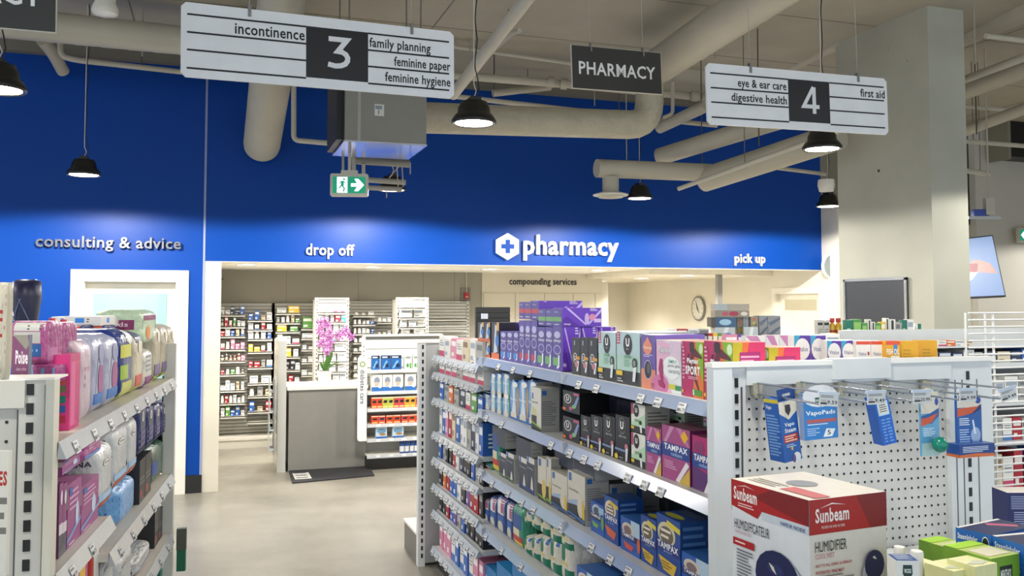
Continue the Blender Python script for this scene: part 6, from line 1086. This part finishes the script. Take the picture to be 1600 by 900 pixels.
trow(['greyspray'], [1277, 1287, 1297], 500, 528, zt2, .05, 'grey_carton', 'grey carton with a black band', group='grey cartons on next gondola')
for i, (a_, b_) in enumerate(((1298, 1307), (1307.5, 1317))): cam_box('yellowbott', a_, b_, 497, 528, zt2, .04, 'mustard_bottle', f'{ORD[i]} yellow bottle with a red cap beside grey cartons', 'bottle', zb_=gz, group='yellow bottles with red caps')
trow(['teal_s', 'carton_g', 'carton_g', 'tube_w', 'tube_w', 'carton_g', 'yellowbox', 'tube_w', 'tube_w', 'greybox', 'tube_w', 'teal_s', 'white'], [1322, 1333, 1347, 1356, 1362, 1368, 1377, 1384, 1390, 1400, 1407, 1410, 1418, 1428], [500, 499, 505, 499, 503, 505, 503, 497, 499, 503, 505, 500, 499], 529, zt2 - .1, .05, 'remedy_carton', 'remedy carton in the row before the column', group='remedy cartons before the column')
trow(['whitetag', 'teal_s'], [1429, 1434.5, 1440], 506, 524, zt2, .05, 'remedy_carton', 'last small white and teal carton near the column', group='last small cartons')
# dark board on the column
a_, b_ = on_X(1320, 438, X0c - .01), on_X(1418, 433, X0c - .01)
t = empty('chalkboard', ((a_.x), (a_.y + b_.y) / 2, 1.72), label='dark board in a silver frame on the concrete column', cat='board'); hy = abs(a_.y - b_.y) / 2; zt_ = (a_.z + b_.z) / 2 - 1.72
MB().box(-.008, -hy, -zt_, 0, hy, zt_, mat('#3b3f47', .35)).build('panel', t); fm_ = mat('#b9bcc0', .25, '', 0, .7)
MB().box(-.02, -hy, zt_ - .018, 0, hy, zt_ + .006, fm_).box(-.02, -hy, -zt_, 0, hy, -zt_ + .02, fm_).box(-.02, -hy, -zt_, 0, -hy + .022, zt_, fm_).box(-.02, hy - .022, -zt_, 0, hy, zt_, fm_).build('frame', t)
# round display mirror, screen
p = on_Y(1304, 416, YW - .15); t = empty('round_mirror', p, label='round convex mirror with white rim left of the column', cat='mirror')
MB().prism([(.17 * math.cos(k * math.pi / 16), .17 * math.sin(k * math.pi / 16)) for k in range(32)], 0, .03, '#efece4').build('rim', t)
MB().prism([(.15 * math.cos(k * math.pi / 16), .15 * math.sin(k * math.pi / 16)) for k in range(32)], -.004, 0, mat('#9aa4ae', .08, '', 0, 1)).build('mirror_glass', t)
p = P(1291, 290, 9.0); t = empty('wall_fan', p, label='small white round fan beside the right end of blue wall', cat='fan')
MB().lathe([(.07, -.06), (.085, 0), (.08, .06)], '#ece9e2', 20).build('housing', t)
tv = [P(1500, 373, 8.9), P(1551, 367, 9.0), P(1576, 463, 8.9), P(1500, 467, 8.8)]
u = (tv[1] - tv[0]).normalized(); v = (tv[0] - tv[3]); v = (v - u * v.dot(u)).normalized(); n = v.cross(u)
t = empty('wall_screen', label='tilted screen showing hands holding a card right of the column', cat='screen'); M_ = Matrix((u, n, v)).transposed().to_4x4(); M_.translation = tv[3]; t.matrix_world = M_
loc = lambda w_: ((w_ - tv[3]).dot(u), (w_ - tv[3]).dot(v)); L4 = [loc(w_) for w_ in tv]
MB().prism([L4[3], L4[2], L4[1], L4[0]], 0, .05, '#15161a').build('housing', t)
sc_ = lambda f_: [((x - .3) * f_ + .3, (y - .35) * f_ + .35) for x, y in (L4[3], L4[2], L4[1], L4[0])]
sm_ = MB(); dsp = lambda pts, c, y: sm_.add([(a, y, b) for a, b in pts], [tuple(range(len(pts)))], mat(c, .3, '', .55))
W4, H4 = L4[2][0], L4[0][1]
dsp(sc_(.955), '#8fa6cf', -.002)
dsp([(W4 * .3, H4 * .5), (W4 * .45, H4 * .62), (W4 * .62, H4 * .60), (W4 * .82, H4 * .52), (W4 * .93, H4 * .34), (W4 * .75, H4 * .36), (W4 * .5, H4 * .40)], '#c9a59f', -.003)
dsp([(W4 * .2, H4 * .44), (W4 * .36, H4 * .56), (W4 * .55, H4 * .55), (W4 * .5, H4 * .42), (W4 * .3, H4 * .36)], '#b06a72', -.004)
dsp([(0, H4 * .3), (W4 * .3, H4 * .42), (W4 * .5, H4 * .40), (W4 * .36, H4 * .3), (W4 * .1, H4 * .2)], '#dfe3ee', -.0045)
sm_.build('picture', t)
p = P(1537, 332, 8.2); t = empty('strut_bracket', p, -YAW, label='blue motor on a grey strut hanging beside the column', cat='bracket')
MB().box(-.14, 0, -.06, .16, .03, -.035, mat('#8a8a88', .3, '', 0, .6)).build('strut', t); MB().box(-.09, 0, -.03, .04, .06, .03, '#1c3f9a').build('motor', t); MB().tube([(.06, .02, -.03), (.06, .02, CEIL - p.z)], .008, pipe).build('rod', t)
MB().box(.02, -.01, -.02, .1, .05, .14, mat('#b5b0a2', .4)).build('junction_box', t)
p = on_Y(1558, 248, 9.0); p2 = on_Y(1640, 195, 9.0)
MB().box(p.x, 8.8, p.z, p2.x, 9.1, p2.z, '#0e0e10').box(p.x - .05, 8.78, p.z - .04, p.x, 9.1, p2.z, '#8b8678').build('dark_vent_box', label='black ventilation opening in grey frame at upper right', cat='vent')
# black slatted display behind the gondola
a_, b_ = on_Y(744, 480, 8.0), on_Y(797, 503, 8.0)
t = empty('black_display', ((a_.x + b_.x) / 2, 8.0, 0), label='black slatted display top beyond the purple boxes', cat='display'); hw = (b_.x - a_.x) / 2
MB().box(-hw, .01, 0, hw, .04, a_.z, '#121214').build('body', t)
for i in range(10): MB().box(-hw, 0, a_.z - .05 - i * .05, hw, .01, a_.z - .006 - i * .05, '#1c1c1f').build('slat', t)
MB().box(-hw + .05, -.02, a_.z - .11, -hw + .11, 0, a_.z - .06, '#c9d2e2').build('tag', t)
# ---------------------------------------------------------------- hooks and hanging goods on the peg panel
hk = mat('#a9a594', .4); wire = mat('#9ea6b2', .25, '', 0, .75)
HOOKS = [(1179, 605, '9.59', .34), (1246, 603, '9.49', .34), (1311, 602, '20.99', .34), (1377, 600, '9.99', .34), (1443, 600, '9.49', .32)]
def tag_mesh(txt):
    mb = MB(); w_, h_ = .06, .032; mb.box(-w_ / 2, 0, -h_, w_ / 2, .0012, 0, tagm).box(-w_ / 2 - .003, -.001, -.002, w_ / 2 + .003, .004, .006, mat('#c2cfdf', .15))
    mb.decals([('t', txt, .42, .18, .95, .48, ink), ('l', .06, .68, .8, .92, 2, '#777777'), ('r', .06, .15, .4, .3, '#333333'), ('l', .08, .32, .36, .55, 2, '#999999')], lambda u, v, e: ((u - .5) * w_, -e * .12, -h_ + v * h_)); return mb
for i, (px, py, txt, L) in enumerate(HOOKS):
    p = on_Y(px, py, EY + .008); t = empty('peg_hook', p, label=f'{ORD[i]} wire peg hook from the left on the white panel', cat='hook', group='peg hooks on the end unit')
    MB().prism([(-.017, .014), (.017, .014), (.015, -.02), (.006, -.032), (-.006, -.032), (-.015, -.02)], -.018, 0, hk).build('bracket', t)
    MB().tube([(0, 0, .012), (0, -.02, .014), (0, -L, .014)], .0028, wire, 8).build('label_wire', t)
    MB().tube([(0, 0, -.018), (0, -L + .03, -.018), (0, -L + .01, -.012), (0, -L, -.002)], .003, wire, 8).build('hook_wire', t)
    if txt: tag_mesh(txt).build('price_tag', t, loc=(0.0, -L - .002, .012), rz=.0)
    if i in (0, 4): t.children[-1].rotation_euler = (0, -.2 if i else .08, 0)
def hang(kind, px, py, Y, w_, d_, h_, tilt, rz, name, lab, cat='pack'):
    p = on_Y(px, py, Y); o = item(kind, name, p, (w_, d_, h_), 0, lab, cat)
    o.rotation_euler = (0, tilt, rz); o.location = p; return o
KINDS.update({
 'vaposteam': K_(b='#1c5aa8', s='#1a5cb0', t='#17509c', F=[('p', [(0, .78), (0, .96), (1, .96), (1, .78), (.5, .66)], '#dcd6c8'), ('p', [(.36, .9), (.64, .9), (.66, .8), (.5, .72), (.34, .8)], '#2b2f2c'), ('t', 'Vapo', .22, .54, .78, .62, '#f2f5f9', .02), ('t', 'Steam', .2, .46, .84, .53, '#f2f5f9', .02), ('r', .1, .3, .9, .43, '#b83a26'), ('l', .16, .31, .84, .42, 3, '#f0d8d0'), ('l', .2, .22, .8, .28, 2, '#b9cfe8'), ('e', .5, .2, .06, .03, '#e0b83c'), ('e', .72, .05, .22, .08, '#d6d9e0'), ('e', .55, .04, .1, .07, '#5a4a8a')], S=[('r', 0, .94, 1, 1, '#d6c22e'), ('l', .08, .08, .92, .76, 14, '#7faadc'), ('t', 'Vapo', .1, .82, .5, .9, '#f2f5f9', .02)]),
 'vapopads': K_(b='#2a7cc6', s='#8ea2c4', F=[('e', .5, .93, .52, .24, '#dfe4ea'), ('r', 0, .9, 1, 1, '#dfe4ea'), ('p', [(.34, .9), (.66, .9), (.64, .78), (.5, .7), (.36, .78)], '#1f5a4a'), ('t', 'VICKS', .36, .81, .64, .86, '#f2f5f9', .03), ('t', 'VapoPads', .06, .5, .94, .62, '#f2f5f9', .02), ('r', .08, .36, .96, .43, '#b85a5a'), ('l', .1, .3, .7, .35, 1, '#c9dcf0'), ('l', .08, .08, .45, .26, 4, '#a9c9ec'), ('p', [(.55, .04), (.65, .22), (.92, .2), (.82, .04)], '#e9edf2'), ('t', '5', .68, .08, .78, .18, '#232833', .02)]),
 'barcode': K_(b='#1461c4', s='#1461c4', S=[], F=[('r', .12, .62, .88, .92, '#b9dcec'), ('r', .2, .66, .8, .88, '#e3e3de'), ('l', .24, .68, .76, .86, 4, '#55554f'), ('l', .2, .04, .5, .56, 8, '#6fa0e0'), ('l', .55, .04, .85, .56, 8, '#6fa0e0')]),
 'blister': K_(b='#5f9fc8', rough=.2, F=[('r', 0, .66, 1, 1, '#d9d3c6'), ('p', [(0, .5), (0, .62), (.5, .66), (1, .74), (1, .62), (.6, .5)], '#2a5a9e'), ('p', [(0, .46), (0, .58), (.4, .6), (.95, .66), (.6, .52)], '#cf5a38'), ('t', 'Protec', .08, .86, .62, .95, '#3a3f4a', .02), ('e', .88, .84, .1, .06, '#2a4f9e'), ('l', .1, .3, .8, .44, 5, '#cfe2ee'), ('r', 0, 0, 1, .2, '#a9c9c9')]),
 'protec': K_(b='#1f5aa6', F=[('r', 0, .76, 1, 1, '#d9d3c6'), ('p', [(0, .64), (0, .72), (.5, .7), (1, .82), (.98, .72), (.6, .62)], '#14346e'), ('p', [(0, .58), (0, .74), (.4, .76), (.9, .78), (.6, .64)], '#cf5a38'), ('t', 'Protec', .06, .90, .6, .99, '#3a3f4a', .02), ('e', .86, .9, .12, .07, '#2a4f9e'), ('l', .08, .4, .5, .56, 4, '#dfe9f4'), ('l', .08, .06, .5, .34, 6, '#b9cfe8'), ('e', .74, .2, .2, .16, '#9fb6d6'), ('p', [(.6, .5), (.66, .52), (.76, .24), (.68, .22)], '#dfe9f4')]),
 'protec_foot': K_(b='#173f86', s='#1b4a96', t='#28508f', F=[('p', [(0, 0), (0, .2), (.5, .3), (1, .22), (1, 0)], '#d06a38'), ('l', .1, .36, .9, .85, 4, '#cfdcf0')], S=[('p', [(0, 0), (0, .2), (1, .25), (1, 0)], '#d06a38')]),
})
Yh = EY - .13
def Hs(a, b, Y=Yh): return (on_Y(b, 650, Y).x - on_Y(a, 650, Y).x)
def Vs(px, y0, y1, Y=Yh): return on_Y(px, y0, Y).z - on_Y(px, y1, Y).z
o = hang('vaposteam', 1240, 720, Yh, Hs(1222, 1252), .06, Vs(1240, 621, 720), -.13, .12, 'inhalant_box', 'tilted dark blue steam liquid box hanging at left', 'box')
hang('barcode', 1230, 622, Yh + .0, Hs(1216, 1243), .002, .024, -.05, 0, 'hang_tab', 'blue hanging tab above the tilted dark blue box', 'tab') if 0 else None
tb = MB().box(-.5, 0, .98, .5, .02, 1.16, '#173f86').box(-.22, -.01, 1.04, .22, 0, 1.08, '#b9bcc0').build('hang_tab', o)
o = hang('vapopads', 1284, 686, Yh - .02, Hs(1257, 1311), .02, Vs(1284, 614, 686), -.03, .05, 'vapor_pad_box', 'bright blue vapor pad box under the 9.59 tag', 'box')
MB().box(-.16, 0, .98, .16, .1, 1.1, '#e3e6ea').build('hang_tab', o)
o = hang('barcode', 1391, 694, Yh, Hs(1368, 1388), .05, Vs(1384, 619, 694), -.2, -.15, 'barcode_box', 'thin blue box turned to show its barcode', 'box')
o = hang('blister', 1455, 712, Yh, Hs(1443, 1471), .008, Vs(1457, 612, 712), -.01, .0, 'blister_pack', 'hanging card with a clear bubble holding a green ball', 'pack')
p = on_Y(1461, 695, Yh - .012); ball = MB()
v_ = []; N = 12
for i in range(7): v_.append((.024 * math.sin(math.pi * i / 6), .024 * math.cos(math.pi * i / 6)))
ball.lathe([(max(.001, r), z) for r, z in v_], mat('#12806a', .2), 16, cap=False)
bo = ball.build('green_ball', o); bo.matrix_parent_inverse = Matrix.Identity(4); bo.scale = (1 / o.scale[0], 1 / o.scale[1], 1 / o.scale[2]); bo.location = (.12, -3.5, .19)
MB().prism([(.5 * math.cos(a * math.pi / 8) * .5, 1.0 + .05 * math.sin(a * math.pi / 8)) for a in range(9)], 0, 1, '#dcd8cc').build('hang_tab', o)
o = hang('protec', 1516, 696, Yh, Hs(1496, 1534), .01, Vs(1518, 612, 690), 0, 0, 'filter_card', 'blue and orange hanging card at the right of panel', 'pack')
hang('protec_foot', 1527, 714, Yh - .045, Hs(1498, 1552), .05, Vs(1522, 692, 712), 0, 0, 'filter_box', 'small navy box with an orange wave below the card', 'box')
# ---------------------------------------------------------------- goods on the end shelf
c0 = 2.1
KINDS['humid'] = K_(b='#d9dde2', t='#d4cfc6', s='#ddd8cf',
 F=[('r', 0, .885, 1, 1, '#a81318'), ('p', [(0, .885), (0, .78), (.36, .73), (.42, .80), (1, .735), (1, 1), (0, 1)], '#a81318'), ('p', [(.3, .9), (.55, 1), (1, 1), (1, .8)], '#7d1216'), ('r', .42, .735, 1, .80, '#c3ccd6'),
    ('t', 'Sunbeam', .04, .84, .36, .95, '#f6e9e6', .025), ('p', [(.08, .95), (.2, .975), (.34, .955), (.2, .968)], '#f6e9e6'), ('l', .1, .785, .32, .825, 2, '#e8c6c2'), ('t', 'VAPEUR FROIDE', .66, .745, .96, .775, '#3a5a8a', .01), ('t', 'HUMIDIFICATEUR', .05, .60, .52, .68, '#16181c', .0), ('t', 'VAPEUR FROIDE', .05, .56, .28, .59, '#c69aa2', .0),
    ('r', .03, .46, .32, .52, '#ab1c22'), ('l', .06, .475, .2, .505, 1, '#f0d0cc'), ('l', .08, .2, .3, .44, 9, '#6f7378'), ('e', .66, .24, .32, .26, '#b0b8c4'), ('e', .62, .31, .28, .22, '#1b2250'), ('e', .60, .38, .1, .045, '#2a3266'), ('p', [(.52, .42), (.58, .40), (.62, .34), (.56, .37)], '#d8d2bc')],
 S=[('r', 0, .735, 1, 1, '#a81318'), ('p', [(.6, 1), (.78, .735), (1, .735), (1, 1)], '#7d1216'), ('t', 'Sunbeam', .07, .82, .5, .93, '#f6e9e6', .025), ('p', [(.12, .93), (.28, .965), (.46, .94), (.28, .955)], '#f6e9e6'), ('t', 'TRUSTED FOR OVER 100 YEARS', .14, .775, .44, .795, '#f0d0cc'),
    ('t', 'HUMIDIFIER', .06, .60, .46, .68, '#16181c', .0), ('t', 'COOL MIST', .06, .55, .3, .59, '#c67a86', .0), ('t', 'EASY TO FILL, CARRY, & OPERATE', .06, .485, .52, .51, '#b02a34', .02), ('t', 'PATENTED FINE MIST', .06, .435, .42, .46, '#b02a34', .02), ('l', .06, .38, .54, .43, 2, '#8b8780'), ('t', 'QUIET OPERATION', .06, .335, .3, .36, '#b02a34', .02), ('l', .06, .305, .5, .33, 1, '#8b8780'),
    ('t', 'DISHWASHER SAFE', .06, .255, .32, .28, '#b02a34', .02), ('l', .06, .22, .66, .25, 1, '#8b8780'), ('t', 'TRANSLUCENT TANK', .06, .17, .34, .195, '#b02a34', .02), ('l', .06, .13, .68, .165, 1, '#8b8780'), ('r', .72, .0, .98, .1, '#3a2a5a'),
    ('e', .8, .36, .165, .17, '#b4b6ba'), ('e', .8, .45, .13, .115, '#1b2250'), ('p', [(.77, .51), (.8, .52), (.83, .49), (.8, .495)], '#d8d2bc')],
 T=[('e', .45, .5, .14, .16, '#8b8d92'), ('r', .55, .1, .98, .3, '#b86a6a'), ('l', .1, .1, .5, .3, 3, '#b0a9a0')])
C_ = P(1264, 782, c0); Lp = P(1143, 748, c0 * 1.1247); Rp = P(1391, 770, c0 * 1.041)
uF = (C_ - Lp); uF.z = 0; wF = uF.length; dS = (Rp - C_); dS.z = 0; mid = (C_ + Lp) / 2
rzH = math.atan2(uF.y, uF.x); ztop = C_.z; nF = Vector((-uF.y, uF.x, 0)).normalized()
hb_ = item('humid', 'humidifier_box', (mid.x, mid.y, SHZ + .001), (wF, dS.length, ztop - SHZ - .001), rzH, 'large red and white humidifier box in front of pegboard', 'box')
KINDS.update({
 'steaminh': K_(b='#1f62b2', s='#1f62b2', t='#1b2450', F=[('t', 'SteamInhaler', .06, .45, .62, .75, '#eaf2fa', .02), ('l', .06, .15, .3, .3, 1, '#9fc0e6'), ('e', .84, .5, .1, .36, '#e6ebe8'), ('e', .84, .5, .085, .3, '#1d2b2a')], S=[('t', 'SteamInhaler', .06, .4, .6, .7, '#eaf2fa', .02)], T=[('p', [(.1, .6), (.7, .9), (.8, .8), (.3, .5)], '#b85a7a'), ('r', .0, .0, .1, 1, '#dcdcda')]),
 'menthol_g': K_(b='#dcdcae', s='#d9d9a8', t='#bccf6e', F=[('r', 0, .74, 1, 1, '#6f9f1e'), ('r', .3, .72, .74, .9, '#1c2a1c'), ('t', 'MENTHOL', .33, .76, .71, .86, '#e9efe0', .02), ('r', .3, .0, .82, .7, '#dcd6d6'), ('e', .56, .25, .2, .38, '#b79db4'), ('e', .12, .5, .08, .1, '#a8c07a'), ('e', .9, .5, .06, .08, '#a8c07a'), ('e', .9, .3, .06, .08, '#a8c07a')], S=[('r', 0, .74, 1, 1, '#6f9a2c'), ('l', .28, .2, .95, .66, 5, '#8a8a78'), ('r', .04, .5, .18, .66, '#5f9a3c'), ('r', .04, .2, .18, .36, '#5f9a3c')], T=[('r', .1, .1, .9, .55, '#d6d2b8'), ('r', 0, .7, 1, 1, '#a6d63c')]),
 'menthol_y': K_(b='#e0dfa6', s='#dedd9e', t='#e9e8b4', F=[('p', [(.28, .6), (.5, .68), (.8, .62), (.8, .8), (.5, .88), (.28, .8)], '#26281e'), ('t', 'MENTHOL', .32, .67, .77, .78, '#e9efd0', .02), ('p', [(.1, .42), (.95, .5), (.95, .36), (.1, .28)], '#26301e')], T=[('p', [(0, .3), (.5, .5), (1, .3), (.5, .1)], '#c9ccb8')]),
 'vicksbox': K_(b='#e4e4de', t='#2a4a8a', s='#dcdcd6', F=[('p', [(0, 0), (0, .34), (.5, .12), (1, .34), (1, 0)], '#1c4a9e'), ('p', [(.3, .96), (.7, .96), (.72, .88), (.5, .78), (.28, .88)], '#17382f'), ('t', 'VICKS', .34, .885, .66, .925, '#e9efe9', .03), ('p', [(0, .0), (0, .84), (.5, .72), (1, .84), (1, 0)], '#1c4a9e')], T=[('l', .1, .1, .9, .9, 6, '#b9c6e0')]),
 'vaporub': K_(sh='o', b='#c2a25a', k='glass', c='#e9e7e0', cap=.42, p=[(.4, 0), (.5, .03), (.5, .4), (.38, .55), (.38, .62)]),
 'navyinfo': K_(b='#171f5a', s='#171f5a', t='#e6ded6', F=[('l', .08, .55, .9, .92, 8, '#9fa6cc'), ('l', .14, .08, .9, .5, 7, '#9fa6cc')]),
})
def eb(kind, px0, px1, y0, z_b, zc, dep, name, lab, cat='box', rz=-YAW, lift=0):
    a, b = P(px0, 700, zc), P(px1, 700, zc); r = P((px0 + px1) / 2, y0, zc).z
    return item(kind, name, ((a.x + b.x) / 2, (a.y + b.y) / 2, z_b), (math.hypot(b.x - a.x, b.y - a.y), dep, r - z_b), rz, lab, cat)
S0 = SHZ + .001
eb('vaporub', 1397, 1417, 857, S0, 2.12, .0345, 'rub_bottle', 'clear bottle with a white cap behind the small box', 'bottle')
eb('vaporub', 1423, 1446, 864, S0, 2.02, .0365, 'rub_bottle', 'clear amber bottle with a white cap in front', 'bottle')
eb('vicksbox', 1397, 1431, 876, S0, 1.9, .05, 'inhaler_box', 'small white and blue box at the bottom edge', rz=-YAW - .05)
KINDS['greytag'] = K_(b='#7d7f80')
rzG = -YAW - .55
def cb2(kind, px, py, w_, d_, zc, rz, name, lab, zb_=None):
    """box given by the pixel of its nearest top corner (left end of its front)"""
    c = P(px, py, zc); ux_, uy_ = math.cos(rz), math.sin(rz); zb_ = S0 if zb_ is None else zb_
    item(kind, name, (c.x + ux_ * w_ / 2, c.y + uy_ * w_ / 2, zb_), (w_, d_, c.z - zb_), rz, lab, 'box')
ra = .12
cb2('menthol_g', 1548, 873, .095, .12, 1.98, ra, 'green_box', 'green and cream box with a black arched name at right')
cb2('menthol_g', 1502, 862, .075, .12, 2.13, ra, 'green_box', 'green and cream box in the second row at right')
cb2('menthol_y', 1524, 886, .07, .07, 1.94, ra, 'yellow_box', 'pale yellow box in front of the large green box')
cb2('menthol_y', 1490, 893, .07, .075, 1.95, ra, 'yellow_box', 'middle pale yellow box at the bottom edge')
cb2('menthol_y', 1452, 890, .065, .075, 2.03, ra, 'yellow_box', 'leftmost pale yellow box at the bottom edge')
for nm_, (xa, ya_, za, xb, yb_, zb2) in (('behind the green boxes', (1493, 823, 2.178, 1549, 836, 2.1)), ('at the right picture edge', (1550, 836, 2.1, 1622, 858, 1.98))):
    a, b = P(xa, ya_, za), P(xb, yb_, zb2); dv = b - a; dv.z = 0; n_ = 5; hh = ((a.z + b.z) / 2 - S0) / n_
    for i in range(n_):
        item('steaminh', 'steam_inhaler_box', ((a.x + b.x) / 2, (a.y + b.y) / 2, S0 + i * hh), (dv.length, .17, hh - .001), math.atan2(dv.y, dv.x), f'{ORD[n_ - 1 - i]} blue steam inhaler box from the top, pile {nm_}', 'box', 'blue steam inhaler boxes')
eb('navyinfo', 1572, 1640, 770, P(1590, 828, 2.5).z, 2.5, .08, 'info_box', 'navy box covered in small print at the right edge')
# wire rack
WY = 2.62; a_ = on_Y(1513, 489, WY); xr_ = on_Y(1700, 489, WY).x
t = empty('wire_rack', (a_.x, WY, 0), label='white wire grid rack at the right edge', cat='rack'); ww2 = mat('#f0f0ee', .3)
nw = 34
zt_ = a_.z
for k in range(nw):
    z = zt_ - k * .0262; left = 0 if k < 8 else .06
    MB().tube([(left, 0, z), (xr_ - a_.x, 0, z)], .0036, ww2, 6).build('wire', t)
for px, rr_ in ((1554, .0045), (1640, .0045)):
    x = on_Y(px, 520, WY).x - a_.x; MB().tube([(x, .006, zt_), (x, .006, .4)], rr_, ww2, 8).build('upright_wire', t)
for px in (1563, 1532):
    x = on_Y(px, 520, WY).x - a_.x; MB().tube([(x, .07, zt_), (x, .07, .4)], .004, ww2, 8).build('upright_wire', t)
for k in range(8, nw, 8): MB().tube([(.1, .0, zt_ - k * .0262 - .01), (.1, .3, zt_ - k * .0262 - .01)], .003, ww2, 6).build('side_wire', t)
MB().box(.0, .02, 0, xr_ - a_.x, .1, .4, '#bdbdb8').build('base', t)
# shelves and packs seen through and beside the rack
t = empty('gondola_shelving', (on_Y(1540, 520, 3.5).x + .4, 3.5, 0), label='white shelving behind the wire rack at the right edge', cat='shelving')
for z in (.6, .85, 1.1, 1.3, 1.5, 1.6): MB().box(-.95, 0, z - .02, .9, .4, z, met).build('shelf', t)
MB().box(-.95, .4, 0, .9, .44, 1.66, met).build('back_panel', t)
ox = t.location.x
random.seed(4)
for r_, (z, hr) in enumerate(((.85, .2), (1.1, .14), (1.3, .14), (1.5, .07))):
    x = ox - .9; i = 0
    while x < ox + .55 and i < 20:
        k = random.choice(['white', 'whiteblue', 'greybox', 'white', 'bluebox', 'creambox', 'whitetag', 'redbox', 'navybox']); w_ = random.uniform(.05, .1)
        item(k, 'pharmacy_box', (x + w_ / 2, 3.53, z + .0005), (w_ * .92, .12, hr * random.uniform(.75, 1)), 0, f'{COLW[k]} box, {ORD[i]} from the left on {("fourth", "third", "second", "top")[r_]} shelf behind wire rack', 'box', 'boxes behind the wire rack'); x += w_; i += 1
top_row(['whitetag', 'orangebox', 'white', 'creambox'], [1466, 1479, 1493, 1508, 1520], 532, 541, 3.75, .1, 'flat_carton', 'flat carton on the white shelving right of golden boxes', group='flat cartons right of golden boxes')
# every name stays free of leftover helper data
for o in list(bpy.data.objects):
    if o.name.startswith('hang_tab') and not o.parent: bpy.data.objects.remove(o)
